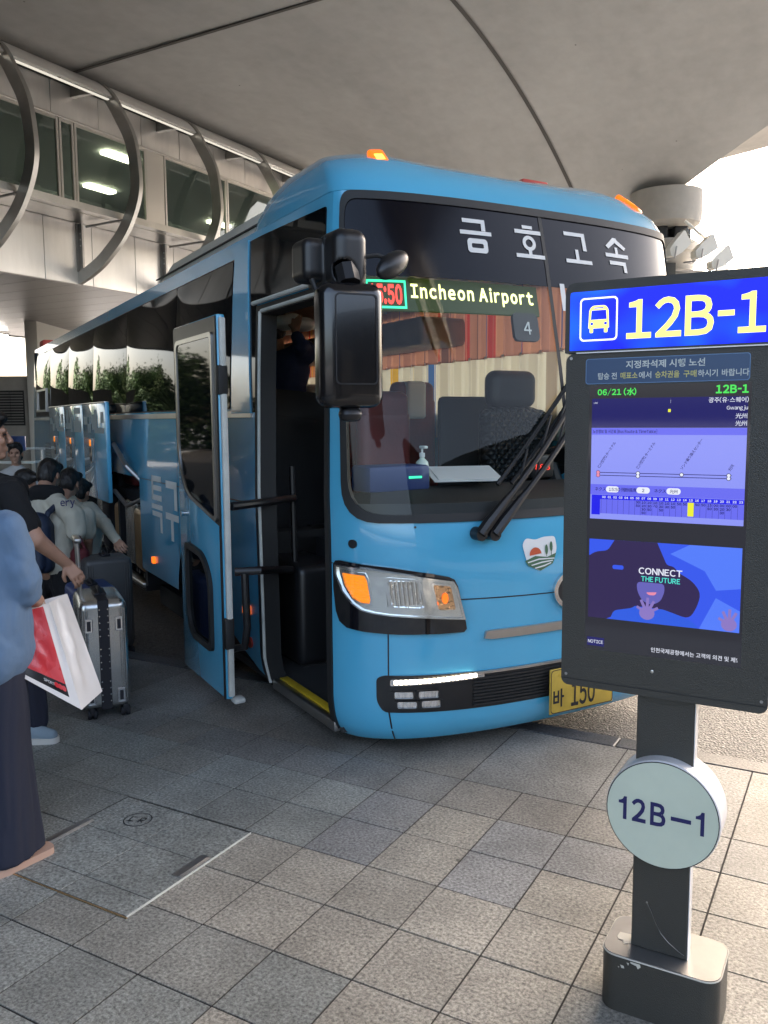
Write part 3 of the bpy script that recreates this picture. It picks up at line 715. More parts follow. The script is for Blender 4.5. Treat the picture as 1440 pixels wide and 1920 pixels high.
# ---------------------------------------------------------------- covered bridge of the terminal, at the left
br = thing('terminal_bridge', 'steel clad terminal bridge with a window band and curved hoop frames', 'bridge', uv(-17.7, 18, 0), GA)
FV0, FV1 = 1.0, 48.0; L_ = lambda x, v, z: (x, v - 18, z)
ZB, ZS, ZW, ZT = 5.2, 6.85, 9.18, 10.02
pl = MB(); k = FV0
while k < FV1:
    pl.box(L_(-.06, k + .006, ZB), L_(0, k + 1.494, ZS - .12), .006, seg=1); k += 1.5
pl.build('lower_panel', M['steelpanel'], br)
pl = MB(); k = FV0 + .4
while k < FV1:
    pl.box(L_(-.06, k + .006, ZW + .06), L_(-.01, k + 1.494, ZT), .006, seg=1); k += 1.5
pl.build('upper_panel', M['steelpanel'], br)
MB().box(L_(-.2, FV0, ZB), L_(-.065, FV1, ZS - .02)).box(L_(-.2, FV0, ZW), L_(-.065, FV1, ZT)).build('backing_wall', M['joint'], br, smooth=False)
MB().box(L_(-.06, FV0, ZS - .11), L_(.03, FV1, ZS), .01).box(L_(-.06, FV0, ZW), L_(.02, FV1, ZW + .055), .01).build('window_rail', M['alum'], br)
def window(v0, v1):
    f = MB(); fw_ = .07
    f.box(L_(-.08, v0, ZS), L_(0, v0 + fw_, ZW), .008, seg=1).box(L_(-.08, v1 - fw_, ZS), L_(0, v1, ZW), .008, seg=1)
    f.box(L_(-.08, v0 + fw_, ZS), L_(-.01, v1 - fw_, ZS + .06)).box(L_(-.08, v0 + fw_, ZW - .07), L_(-.01, v1 - fw_, ZW))
    fo = f.build('window', M['alum'], br)
    p = MB(); p.box(L_(-.05, v0 + fw_, ZS + .06), L_(-.04, v1 - fw_, ZW - .07)); p.build('pane', M['bridgeglass'], fo, smooth=False)
v = 12.85 - 5.9 * 2
pn = MB()
while v < 44:
    window(v, v + 2.25); window(v + 2.27, v + 2.72); window(v + 2.74, v + 5.2)
    pn = MB(); pn.box(L_(-.08, v + 5.21, ZS), L_(-.015, v + 5.89, ZW), .006, seg=1); pn.build('window_pier_panel', M['alum'], br); v += 5.9
# room behind the glass
rm = MB(); rm.box(L_(-6.2, FV0, ZS - .1), L_(-6.1, FV1, ZW + .2)).box(L_(-6.1, FV0, ZS - .3), L_(-.2, FV1, ZS - .2)).box(L_(-6.1, FV0, ZW + .12), L_(-.2, FV1, ZW + .2))
k = FV0
while k < FV1: rm.box(L_(-6.05, k, ZS - .2), L_(-5.9, k + .3, ZW + .12)); k += 3
rm.build('corridor', M['room'], br, smooth=False)
for a, v in [(-1.5, 17.8), (-1.6, 27.5)] + [(-4.6, 14.0 + 5.9 * k) for k in range(5)]:
    MB().box(L_(a, v, ZW + .03), L_(a + .30, v + 1.1, ZW + .115)).build('ceiling_lamp', M['lampwarm'], br, smooth=False)
# walkway ledge with brackets
lg = MB(); lg.box(L_(.06, FV0, 6.72), L_(.5, FV1, 6.76)).box(L_(.55, FV0, 6.70), L_(1.0, FV1, 6.74)).box(L_(1.05, FV0, 6.70), L_(1.5, FV1, 6.735))
lg.box(L_(1.5, FV0, 6.62), L_(1.56, FV1, 6.78)); lg.tube([L_(.52, FV0, 6.8), L_(.52, FV1, 6.8)], .03)
lg.build('maintenance_ledge', M['satin'], br)
RO = [(.0, 10.06), (.45, 10.05), (.85, 10.0), (1.06, 9.92), (1.42, 9.63), (1.80, 9.05), (2.05, 8.6), (2.18, 8.15), (2.25, 7.5), (2.20, 7.1), (2.04, 6.72), (1.82, 6.38), (1.55, 6.08), (1.2, 5.8), (.87, 5.57), (.45, 5.36), (.0, 5.2)]
def smoothline(P, n):
    P = [Vector(p) for p in P]; o = []
    for i in range(len(P) - 1):
        a, b_, c, d = P[max(i - 1, 0)], P[i], P[i + 1], P[min(i + 2, len(P) - 1)]
        for q in range(n):
            t = q / n; o.append(.5 * ((2 * b_) + (c - a) * t + (2 * a - 5 * b_ + 4 * c - d) * t * t + (3 * b_ - a - 3 * c + d) * t ** 3))
    return o + [P[-1]]
ro = smoothline(RO, 4)
def offs(P, d):
    o = []
    for i, p in enumerate(P):
        t = (P[min(i + 1, len(P) - 1)] - P[max(i - 1, 0)]).normalized(); o.append(p + Vector((t.y, -t.x)) * d)
    return o
ri = offs(ro, .30)
if (ri[30] - Vector((0, 7.5))).length > (ro[30] - Vector((0, 7.5))).length: ri = offs(ro, -.30)
for k in range(-3, 11):
    v = 15.57 + 2.97 * k
    rg = MB(); n_ = len(ro); vs_ = []
    for p, q in zip(ro, ri):
        vs_ += [L_(p.x, v - .06, p.y), L_(p.x, v + .06, p.y), L_(q.x, v + .06, q.y), L_(q.x, v - .06, q.y)]
    fs = []
    for i in range(n_ - 1):
        for e in range(4): fs.append((i * 4 + e, i * 4 + (e + 1) % 4, i * 4 + 4 + (e + 1) % 4, i * 4 + 4 + e))
    bm = bmesh.new(); bv = [bm.verts.new(p) for p in vs_]
    for f in fs: bm.faces.new([bv[i] for i in f])
    rg.bm(bm); rg.build('hoop_frame', M['ringmetal'], br)
    bk = MB(); bk.box(L_(.005, v - .03, 5.55), L_(.16, v + .03, 6.7), .004, seg=1); bk.box(L_(.005, v - .09, 5.5), L_(.03, v + .09, 6.7))
    bk.tube([L_(.3, v, 6.6), L_(1.9, v, 6.62)], .03); bo = bk.build('ledge_bracket', M['steel'], br)
    hh = MB()
    for z in (6.45, 6.3, 6.15): hh.tube([L_(.1, v - .036, z), L_(.1, v + .036, z)], .022, 10)
    hh.build('bolt', M['white'], bo)
# curved cornice cover running from hoop to hoop
for k in range(-4, 11):
    v = 15.57 + 2.97 * k; c = MB(); arc = [p for p in offs(ro, (.03 if (ri[30] - offs(ro, .30)[30]).length < 1e-6 else -.03))[1:18]]
    arc = arc + [arc[-1] + Vector((-.06, -.02)), arc[-1] + Vector((-.35, .12)), arc[-1] + Vector((-.9, .4))]
    vs_ = [L_(p.x, v + .1, p.y) for p in arc] + [L_(p.x, v + 2.97 - .1, p.y) for p in arc]; n_ = len(arc)
    c.add(vs_, [(i, i + 1, n_ + i + 1, n_ + i) for i in range(n_ - 1)]); co_ = c.build('cornice_cover', M['cornice'], br); e_ = arc[-3]; MB().box(L_(e_.x - .10, v + .12, e_.y - .035), L_(e_.x - .02, v + 2.85, e_.y - .012)).build('cove_lamp', M['covelamp'], co_, smooth=False)
# underside
sf = MB(); k = FV0
while k < FV1: sf.box(L_(-12.5, k + .008, ZB - .02), L_(-.02, k + .952, ZB + .1)); k += .96
sf.build('underside_panel', M['soffit'], br, smooth=False)
MB().box(L_(-12.6, FV0, ZB + .0), L_(-.1, FV1, ZB + .15)).box(L_(-12.8, FV0, ZB - .05), L_(-12.5, FV1, ZT)).box(L_(-12.5, FV0, ZT), L_(0, FV1, ZT + .05)).build('structure_core', M['joint'], br, smooth=False)
for x, v in ((-11.6, 23.0), (-11.7, 26.2), (-11.5, 19.6), (-5.5, 25.5)):
    t = MB(); t.box(L_(x - .12, v, 5.05), L_(x + .12, v + 2.4, 5.12), .01); to = t.build('lamp_batten', M['white'], br)
    MB().tube([L_(x - .05, v + .05, 5.02), L_(x - .05, v + 2.35, 5.02)], .035).tube([L_(x + .06, v + .05, 5.02), L_(x + .06, v + 2.35, 5.02)], .035).build('lamp_tube', M['lampwhite'], to)

# ---------------------------------------------------------------- plant room, railing and sign far left
prm = thing('plant_room', 'grey plant room block with louvred vent and pale corner pilaster', 'building', (-16, 32, -.12))
MB().box((-6, -1.9, 0), (3.55, 3, 3.42), .02).build('wall', M['wallgrey'], prm)
MB().box((3.55, -2.0, 0), (3.98, 3, 7.2), .01).build('pilaster', M['wallpale'], prm)
MB().box((2.42, -1.93, 1.7), (3.38, -1.9, 2.92)).build('vent_recess', M['joint'], prm, smooth=False)
lv = MB()
for k in range(12): lv.box((2.46, -1.99, 1.76 + k * .096), (2.9, -1.93, 1.80 + k * .096)).box((2.93, -1.99, 1.76 + k * .096), (3.34, -1.93, 1.80 + k * .096))
lv.build('vent_louvre', M['louver'], prm, smooth=False)
rl = thing('guard_railing', 'pale tube guard railing beyond the rear of the bus', 'railing', (-6.2, 15.4, -.12))
r_ = MB()
for k in range(9): r_.tube([(-1.6 + k * .4, 0, 0), (-1.6 + k * .4, 0, 1.35)], .022)
for z in (.5, .8, 1.1, 1.35): r_.tube([(-1.7, 0, z), (1.7, 0, z)], .025)
r_.build('tubes', M['white'], rl)
sg = thing('blue_sign', 'small blue rectangular sign on the pale railing', 'sign', (-6.53, 15.2, 1.1))
MB().box((-.14, -.02, .1), (.14, .02, .36), .01).build('sign_face', M['caseblue'], sg); MB().tube([(0, .03, -.9), (0, .03, .34)], .02).build('post', M['steel'], sg)

def tree(x, y, h, seed, label):
    rnd = random.Random(seed); t = thing('street_tree', label, 'tree', (x, y, -.12), 0, 'street trees beyond the bus bays')
    tk = MB(); tk.tube([(0, 0, 0), (.05, .02, h * .3), (.0, .1, h * .55), (.05, .0, h * .8)], [.2, .15, .1, .03]); tips = []
    for k in range(9):
        a = rnd.uniform(0, 6.28); z0 = h * rnd.uniform(.3, .6); L = h * rnd.uniform(.18, .32); e = Vector((math.cos(a) * L, math.sin(a) * L, z0 + h * rnd.uniform(.1, .3)))
        tk.tube([(0, 0.05, z0), e * .5 + Vector((0, 0, z0 * .5)), e], [.07, .05, .02], 6); tips.append(e)
    tk.build('trunk', M['bark'], t)
    cr = MB()
    for k in range(190):
        e = rnd.choice(tips) + Vector((rnd.gauss(0, .09), rnd.gauss(0, .09), rnd.gauss(.05, .08))) * h; s0 = h * .07
        for q in range(46):
            p = e + Vector((rnd.gauss(0, s0), rnd.gauss(0, s0), rnd.gauss(0, s0 * .7))); d = Vector((rnd.gauss(0, 1), rnd.gauss(0, 1), rnd.gauss(0, 1))).normalized() * .2; f = d.orthogonal().normalized() * .11
            cr.add([p, p + d * .5 + f, p + d, p + d * .5 - f], [(0, 1, 2, 3)])
    cr.build('crown', M['leaf'], t, smooth=False)
tree(-37, 46, 6.4, 2, 'leafy street tree in the middle of the row beyond the bridge'); tree(-46, 50, 7.5, 4, 'tallest leafy street tree at the far end of the row')
def hedge(x, y, rz, L, h, label, seed):
    rnd = random.Random(seed); t = thing('hedge', label, 'hedge', (x, y, -.12), rz); q = MB()
    for k in range(int(L * 640)):
        u = rnd.uniform(-L / 2, L / 2); hh = h * (.8 + .2 * math.sin(u * .9) + .12 * math.sin(u * 2.7 + 1)); p = Vector((u, rnd.gauss(0, .5), rnd.uniform(0, hh))); d = Vector((rnd.gauss(0, 1), rnd.gauss(0, 1), rnd.gauss(0, 1))).normalized() * .3; f = d.orthogonal().normalized() * .16
        q.add([p, p + d * .5 + f, p + d, p + d * .5 - f], [(0, 1, 2, 3)])
    q.build('foliage', M['leaf'], t, smooth=False)
hedge(-39, 40, R(35), 34, 6.2, 'long green hedge of shrubs beyond the bridge, mirrored in the coach side windows', 3)
tree(-42, 52, 6.5, 4, 'tallest leafy street tree at the far end of the row')


# ---------------------------------------------------------------- unseen block added at the right to darken windshield reflections; terminal front, far hedge
fa = thing('unseen_reflection_block', 'dark glazed block added out of view at the right to darken the reflection in the coach windshield', 'building', uv(13, 0, -.12), GA)
MB().box((0, -11.9, 0), (4, 14, 5.8), .03).build('glazing', M['facadeglass'], fa, smooth=False)
q = MB()
for k in range(18): q.box((-.1, -12 + k * 1.5, 0), (0, -11.9 + k * 1.5, 5.8))
for z in (0, 2.8, 5.6): q.box((-.08, -11.9, z), (0, 14, z + .2))
q.build('mullion', M['facadeframe'], fa, smooth=False)

hl_t = thing('terminal_hall', 'dark glazed terminal front along the pavement behind the queue', 'building', uv(-6, -9, 0), GA)
MB().box((-50, -.4, -.1), (0, 0, 9.9), .01).build('glazing', M['facadeglass'], hl_t, smooth=False)
q = MB()
for k in range(33): q.box((-50 + k * 1.5, 0, 0), (-49.9 + k * 1.5, .12, 9.9))
for z in (0, 2.8, 5.6, 8.4): q.box((-50, 0, z), (0, .1, z + .2))
q.build('mullion', M['facadeframe'], hl_t, smooth=False)
hedge(34, 62, R(-28), 70, 4.2, 'far green hedge across the open forecourt beyond the viaduct pier', 9)
# ---------------------------------------------------------------- the coach
BUS = thing('coach_bus', 'light blue airport coach with open front door, lit destination sign and raised luggage hatches', 'bus', (1.042, 4.495, -.12), R(29.5))
BM = Matrix.Translation((1.042, 4.495, 0)) @ Matrix.Rotation(R(29.5), 4, 'Z')     # coach space (height above the pavement) -> world
def bw(x, y, z): return BM @ Vector((x, y, z))
BZ = (0, 0, .12)
TV = [.06, .09, .14, .26, .95, 1.15, 1.3, 2.0, 2.55, 2.86, 2.95, 3.05, 3.13, 3.17, 3.19]
TY = [.11, .07, .025, 0, 0, .015, .05, .18, .30, .38, .44, .56, .74, 1.0, 1.3]
TH = [1.17, 1.195, 1.225, 1.245, 1.245, 1.245, 1.245, 1.22, 1.19, 1.165, 1.15, 1.11, 1.04, .92, .75]
NE_, YC_ = 2.6, .62; BL = 11.45
_th = np.linspace(0, np.pi / 2, 500); _qx = 1.245 * np.sin(_th) ** (2 / NE_); _qy = .6 * (1 - np.cos(_th) ** (2 / NE_))
_qs = np.r_[0, np.cumsum(np.hypot(np.diff(_qx), np.diff(_qy)))]; LQ = float(_qs[-1])
def _S(q):
    u, v = q[:, 0], q[:, 1]; yf = np.interp(v, TV, TY); hw = np.interp(v, TV, TH); a = np.abs(u); s = np.where(u > 0, 1.0, -1.0); yc = np.maximum(YC_, yf + .24)
    th = np.interp(a, _qs, _th); x = hw * np.sin(th) ** (2 / NE_); y = yf + (yc - yf) * (1 - np.cos(th) ** (2 / NE_))
    far = a >= LQ; x = np.where(far, hw, x); y = np.where(far, yc + a - LQ, y); return np.stack([s * x, y, v], 1)
def SK(q):
    e = .004; p = _S(q); du = _S(q + [e, 0]) - _S(q - [e, 0]); dv = _S(q + [0, e]) - _S(q - [0, e]); n = np.cross(du, dv)
    return p, n / np.maximum(np.linalg.norm(n, axis=1, keepdims=True), 1e-9)
def uy(y): return -(LQ + y - YC_)          # position along the door side
def fu(u): return u
def part(mb, name, m, parent=None, **k):
    o = mb.build(name, m, parent or BUS, BZ if parent in (None, BUS) else None, **k); return o

def onskin(u, v, d): p, n = SK(np.array([(u, v)], float)); return Vector(p[0] + n[0] * d)
W0 = round_poly([(-1.335, 2.856), (1.335, 2.856), (1.335, 1.205), (-1.325, 1.205)][::-1], [.2, .2, .09, .09], 6)
def inset(poly, d):
    A = np.array(poly); c = (A.min(0) + A.max(0)) / 2; h = (A.max(0) - A.min(0)) / 2; return [tuple(c + (p - c) * (h - d) / h) for p in A]
W1 = inset(W0, .042); W2 = inset(W0, .02)
def arch(yc, r=.54, zc=.36, n=14):
    return [(uy(yc + r * math.cos(math.pi * k / n)), max(.1, zc + r * math.sin(math.pi * k / n))) for k in range(n + 1)]
# body skin
bd = MB()
patch(bd, SK, [(-1.42, .062), (-1.1, .075), (-.7, .085), (.7, .085), (1.1, .075), (1.42, .062), (1.42, 2.86), (-1.42, 2.86)], [W2], .055)
hold = [(uy(4.47), .2), (uy(7.7), .2), (uy(7.7), 1.2), (uy(4.47), 1.2)]
side = [(-1.42, 2.86), (uy(BL), 2.86), (uy(BL), .1)] + arch(8.75) + arch(2.75) + [(-2.40, .1), (-2.46, 2.40), (-1.42, 2.40)]
patch(bd, SK, side, [hold], (.12, .12))
mir = lambda P: [(-x, y) for x, y in P][::-1]
wh = [[(-uy(a), 1.8), (-uy(b_), 1.8), (-uy(b_), 2.7), (-uy(a), 2.7)] for a, b_ in ((1.0, 4.2), (4.3, 7.5), (7.6, 10.8))]
patch(bd, SK, [(1.42, .1), (-uy(BL), .1), (-uy(BL), 2.86), (1.42, 2.86)], wh, (.3, .2))
rp = [(-1.19, .1), (1.19, .1), (1.245, .3), (1.245, 1.3), (1.165, 2.86), (-1.165, 2.86), (-1.245, 1.3), (-1.245, .3)]
patch(bd, flatmap((0, BL, 0), (-1, 0, 0), (0, 0, 1)), rp, [], .4)
# main roof
rf = []; NX = 16
for y in (1.2, 2.0, 6.0, BL):
    for k in range(NX + 1):
        t = -1 + 2 * k / NX; rf.append((1.165 * math.sin(t * math.pi / 2), y, 2.86 + .13 * (max(0, 1 - abs(math.sin(t * math.pi / 2)) ** 3.2)) ** .8))
bd.add(rf, [(j * (NX + 1) + i, j * (NX + 1) + i + 1, (j + 1) * (NX + 1) + i + 1, (j + 1) * (NX + 1) + i) for j in range(3) for i in range(NX)])
part(bd, 'body', M['paint'], ang=40)
# front roof cap
cp = MB(); lv_ = [2.862, 2.9, 2.95, 3.0, 3.05, 3.09, 3.13, 3.155, 3.175, 3.188, 3.19]; rows = []
for v in lv_:
    yb = 1.76 - (v - 2.86) * .75; ue = []
    yf = np.interp(v, TV, TY); ycq = max(YC_, yf + .24); L2 = max(0.02, yb - ycq)
    us_ = [-(LQ + L2 * k / 4) for k in range(4, 0, -1)] + list(np.linspace(-LQ, LQ, 49)) + [LQ + L2 * k / 4 for k in range(1, 5)]
    P_ = _S(np.array([(u, v) for u in us_]))
    hump = .02 * np.exp(-((np.abs(P_[:, 0]) - .78) / .2) ** 2) * np.clip((v - 2.98) / .12, 0, 1) - .015 * np.exp(-(P_[:, 0] / .35) ** 2) * np.clip((v - 3.05) / .1, 0, 1)
    P_[:, 2] += hump; P_[0, 0] *= .97; P_[-1, 0] *= .97; rows.append(P_)
n_ = len(rows[0]); cp.add([p for r_ in rows for p in r_], [(j * n_ + i, j * n_ + i + 1, (j + 1) * n_ + i + 1, (j + 1) * n_ + i) for j in range(len(rows) - 1) for i in range(n_ - 1)])
top = rows[-1]; cp.add(list(top), [tuple(range(len(top)))])
bk_ = [r_[0] for r_ in rows] + [r_[-1] for r_ in rows][::-1]; cp.add(bk_, [tuple(range(len(bk_)))])
part(cp, 'front_roof_cap', M['paint'], ang=50)
for x, y, z, rz in ((-.815, .705, 3.105, -10), (.97, .66, 3.06, 16)):
    T = Matrix.Translation((x, y, z)) @ Matrix.Rotation(R(rz), 4, 'Z') @ Matrix.Rotation(R(38), 4, 'X') @ Matrix.Rotation(R(-6 if x < 0 else 10), 4, 'Y')
    b_ = MB().box((-.046, -.10, -.03), (.046, .09, .014), .018, seg=3, T=T); o = part(b_, 'marker_lamp', M['amberlit'])
    MB().box((-.026, -.05, .008), (.024, .02, .0155), .003, T=T).build('bulb_glow', M['amberhot'], o)
rr_ = MB(); rr_.box((.30, .88, 3.15), (.50, 1.05, 3.188), .012); part(rr_, 'roof_vent_flap', M['redfab'])
# aircon box on the roof
ac = MB(); pr = [(-1.0, 2.93), (-.98, 3.0), (-.9, 3.12), (-.75, 3.17), (.75, 3.17), (.9, 3.12), (.98, 3.0), (1.0, 2.93)]
bm = bmesh.new(); rows = []
for y, s, zt in ((1.85, .97, 1.0), (2.1, 1, 1), (4.35, 1, 1), (4.65, .97, .8), (4.82, .93, .15)): rows.append([bm.verts.new((x * s, y, 2.9 + (z - 2.9) * zt)) for x, z in pr])
for a, c in zip(rows, rows[1:]):
    for i in range(len(pr) - 1): bm.faces.new([a[i], a[i + 1], c[i + 1], c[i]])
for r_ in (rows[0], rows[-1]): bm.faces.new(r_)
ac.bm(bm); aco = part(ac, 'roof_aircon', M['cream'], ang=25)
MB().box((-.995, 1.9, 3.0), (-.978, 4.6, 3.008)).build('seam', M['ink'], aco, smooth=False)
# windshield
fr = MB(); patch(fr, SK, W0, [W1], .05, .012, .03); part(fr, 'windshield_seal', M['rubber'])
yb = 2.43
lo_ = [p for p in W1 if p[1] < 1.6]; up_ = [p for p in W1 if p[1] > 2.6]
gl = MB(); patch(gl, SK, [p for p in lo_] + [(1.293, yb), (-1.293, yb)], [], .06, .002); part(gl, 'windshield', M['wsglass'])
bn = MB(); patch(bn, SK, [(-1.293, yb), (1.293, yb)] + up_, [], .06, .004, .004); bno = part(bn, 'printed_glass_band', M['bandglass'])
cb = MB(); patch(cb, SK, [p for p in lo_ if True] + [(1.293, 1.36), (1.25, 1.30), (-1.25, 1.30), (-1.293, 1.36)], [], .06, -.004); part(cb, 'windshield_lower_print', M['ink'])
dv_ = MB(); patch(dv_, SK, [(-.012, 1.25), (.012, 1.25), (.012, 2.82), (-.012, 2.82)], [], .05, .007); part(dv_, 'glass_joint', M['rubber'])
# operator's name in white strokes on the band
def strokes(mb, fm, x, y, w, h, items, off, step=.05):
    for it in items:
        if it[0] == 'r': _, a, b_, c, d = it; patch(mb, fm, [(x + a * w, y + b_ * h), (x + c * w, y + b_ * h), (x + c * w, y + d * h), (x + a * w, y + d * h)], [], step, off)
        elif it[0] == 'o': _, cx_, cy_, ro_, ri_ = it; patch(mb, fm, ellipse(x + cx_ * w, y + cy_ * h, ro_ * w, ro_ * h), [ellipse(x + cx_ * w, y + cy_ * h, ri_ * w, ri_ * h)], step, off)
        elif it[0] == 'b': _, a, b_, c, d, t = it; patch(mb, fm, rrect(x + a * w, y + b_ * h, x + c * w, y + d * h, .02), [rrect(x + (a + t) * w, y + (b_ + t * 1.1) * h, x + (c - t) * w, y + (d - t * 1.1) * h, .008)], step, off)
        else: patch(mb, fm, [(x + a * w, y + b_ * h) for a, b_ in it[1]], [], step, off)
G_ = {'geum': [('r', .1, .88, .82, 1), ('r', .69, .66, .82, .88), ('r', 0, .53, 1, .65), ('b', .2, 0, .84, .42, .13)],
      'ho': [('r', .32, .9, .68, 1), ('r', .04, .74, .96, .86), ('o', .5, .46, .23, .12), ('r', .44, .1, .56, .26), ('r', 0, 0, 1, .12)],
      'go': [('r', .06, .86, .86, .98), ('r', .72, .42, .86, .9), ('r', .4, .1, .52, .44), ('r', 0, 0, 1, .12)],
      'sok': [('p', [(.42, 1), (.56, 1), (.6, .93), (.16, .66), (.06, .74)]), ('p', [(.5, .9), (.58, .95), (.94, .74), (.86, .66), (.5, .84)]), ('r', .44, .52, .56, .72), ('r', 0, .42, 1, .53), ('r', .12, .2, .84, .31), ('r', .7, 0, .84, .22)]}
nm = MB()
for k, x in (('geum', -.572), ('ho', -.209), ('go', .155), ('sok', .49)): strokes(nm, SK, x, 2.575 if k != 'sok' else 2.555, .205, .18 if k != 'sok' else .2, G_[k], .008)
text(nm, SK, '10', .66, 2.395, .09, .008, .002); patch(nm, SK, [(.075, 2.3), (.11, 2.3), (.11, 2.45), (.075, 2.45)], [], .05, .008)
nm.build('operator_lettering', M['offwhite'], bno, smooth=False)
# destination display behind the glass
def FP(y, x0=0): return flatmap((x0, y, 0), (1, 0, 0), (0, 0, 1))
DS = lambda q: (SK(q)[0] - SK(q)[1] * .06, SK(q)[1])
ds = MB(); patch(ds, DS, [(-1.16, 2.275), (-.04, 2.285), (-.04, 2.445), (-1.16, 2.445)], [], .05, 0, .02); dso = part(ds, 'destination_display', M['ledboard'])
t = MB(); text(t, DS, 'Incheon Airport', -.872, 2.322, .1, .004, .003, gap=.2, fit=(.795, .098)); t.build('lit_text', M['led'], dso, smooth=False)
t = MB(); fx = (-1.15, 2.285, -.9, 2.43); patch(t, DS, [(fx[0], fx[1]), (fx[2], fx[1]), (fx[2], fx[3]), (fx[0], fx[3])], [[(fx[0] + .012, fx[1] + .012), (fx[2] - .012, fx[1] + .012), (fx[2] - .012, fx[3] - .012), (fx[0] + .012, fx[3] - .012)]], .05, .004); t.build('clock_frame', M['ledgreen'], dso, smooth=False)
t = MB(); text(t, DS, '15:50', -1.13, 2.305, .1, .004, .004, fit=(.205, .105)); t.build('clock_digits', M['ledred'], dso, smooth=False)
t = MB(); patch(t, DS, rrect(-.25, 2.14, -.075, 2.29, .03), [], .05, .02, .02); rt_ = part(t, 'route_card', M['ink'])
t = MB(); text(t, DS, '4', -.185, 2.175, .09, .024, .001); t.build('card_digit', M['offwhite'], rt_, smooth=False)
# headlamps
HO = [(-1.385, .988), (-1.368, 1.008), (-1.341, 1.012), (-1.077, .988), (-.88, .955), (-.795, .937), (-.766, .922), (-.748, .887), (-.706, .702), (-.701, .667), (-.715, .652), (-.823, .65), (-1.047, .652), (-1.216, .66), (-1.304, .671), (-1.347, .699), (-1.369, .748), (-1.385, .867)]
LE = [(-1.353, .992), (-1.189, .982), (-.936, .945), (-.777, .917), (-.757, .882), (-.715, .72), (-.88, .735), (-1.079, .750), (-1.157, .760), (-1.215, .772), (-1.263, .802), (-1.315, .865), (-1.35, .947)]
A1 = [(-1.328, .968), (-1.195, .96), (-1.181, .932), (-1.163, .821), (-1.168, .798), (-1.215, .8), (-1.263, .825), (-1.308, .894)]
MA = round_poly([(-1.11, .945), (-.94, .932), (-.90, .775), (-1.085, .785)], .025)
A2 = round_poly([(-.888, .915), (-.785, .901), (-.756, .762), (-.855, .765)], .015)
def inset2(P, s):
    A = np.array(P); c = (A.min(0) + A.max(0)) / 2; return [tuple(c + (p - c) * np.array([s, s * .97])) for p in A]
for mr in (False, True):
    f = mir if mr else (lambda P: P)
    h = MB(); patch(h, SK, f(HO), [], .04, .022, .03); ho = part(h, 'headlight', M['blackgloss'])
    c = MB(); patch(c, SK, f(LE), [f(A1), f(MA), f(A2)], .04, .034, .016); c.build('chrome_bezel', M['bezel'], ho)
    for P_, nme, mt in ((A1, 'indicator_lens', 'amber'), (MA, 'main_reflector', 'reflector'), (A2, 'inner_lamp', 'amberclear')):
        q = MB(); patch(q, SK, f(P_), [], .03, .026, .0); q.build(nme, M[mt], ho)
        q = MB(); A = np.array(f(P_)); cc_ = A.mean(0); patch(q, SK, [tuple(p) for p in A], [[tuple(cc_ + (p - cc_) * .86) for p in A]], .03, .040, .014); q.build('lamp_rim', M['chrome'], ho)
    q = MB(); A = np.array(f(MA)); cc_ = A.mean(0); patch(q, SK, ellipse(cc_[0], cc_[1], .034, .034, 20), [], .02, .032, .006); q.build('bulb_shield', M['chrome'], ho)
    q = MB(); A = np.array(f(A2)); cc_ = A.mean(0); patch(q, SK, ellipse(cc_[0] + .005, cc_[1] - .005, .016, .028, 14), [], .02, .030); patch(q, SK, ellipse(cc_[0] - .035, cc_[1] - .03, .008, .01, 10), [], .02, .030); q.build('bulb_glow', M['amberlit'], ho)
    sg = -1 if not mr else 1
    q = MB()
    for k in range(9):
        u_ = 1.088 - k * .0205; q.tube([onskin(sg * u_, .798 + .011 * (k / 9), .030), onskin(sg * (u_ + .012), .925 - .006 * (k / 9), .030)], .0075, 6)
    q.build('reflector_flute', M['chrome'], ho)
    q = MB()
    for k in range(9):
        z_ = .815 + k * .0165; a_ = 1.17 + (z_ - .80) * .12; b_ = 1.235 + min(.085, (z_ - .80) * 1.0); q.tube([onskin(sg * a_, z_, .026), onskin(sg * (a_ + b_) / 2, z_ + .002, .027), onskin(sg * b_, z_ + .004, .026)], .0055, 6)
    q.build('lens_rib', M['amber'], ho)
    q = MB(); patch(q, SK, f(LE), [f(inset2(LE, .965))], .05, .046, .016); q.build('bezel_edge', M['chrome'], ho)
    q = MB(); patch(q, SK, f(LE), [], .05, .047, .012); q.build('clear_cover', M['clear'], ho)
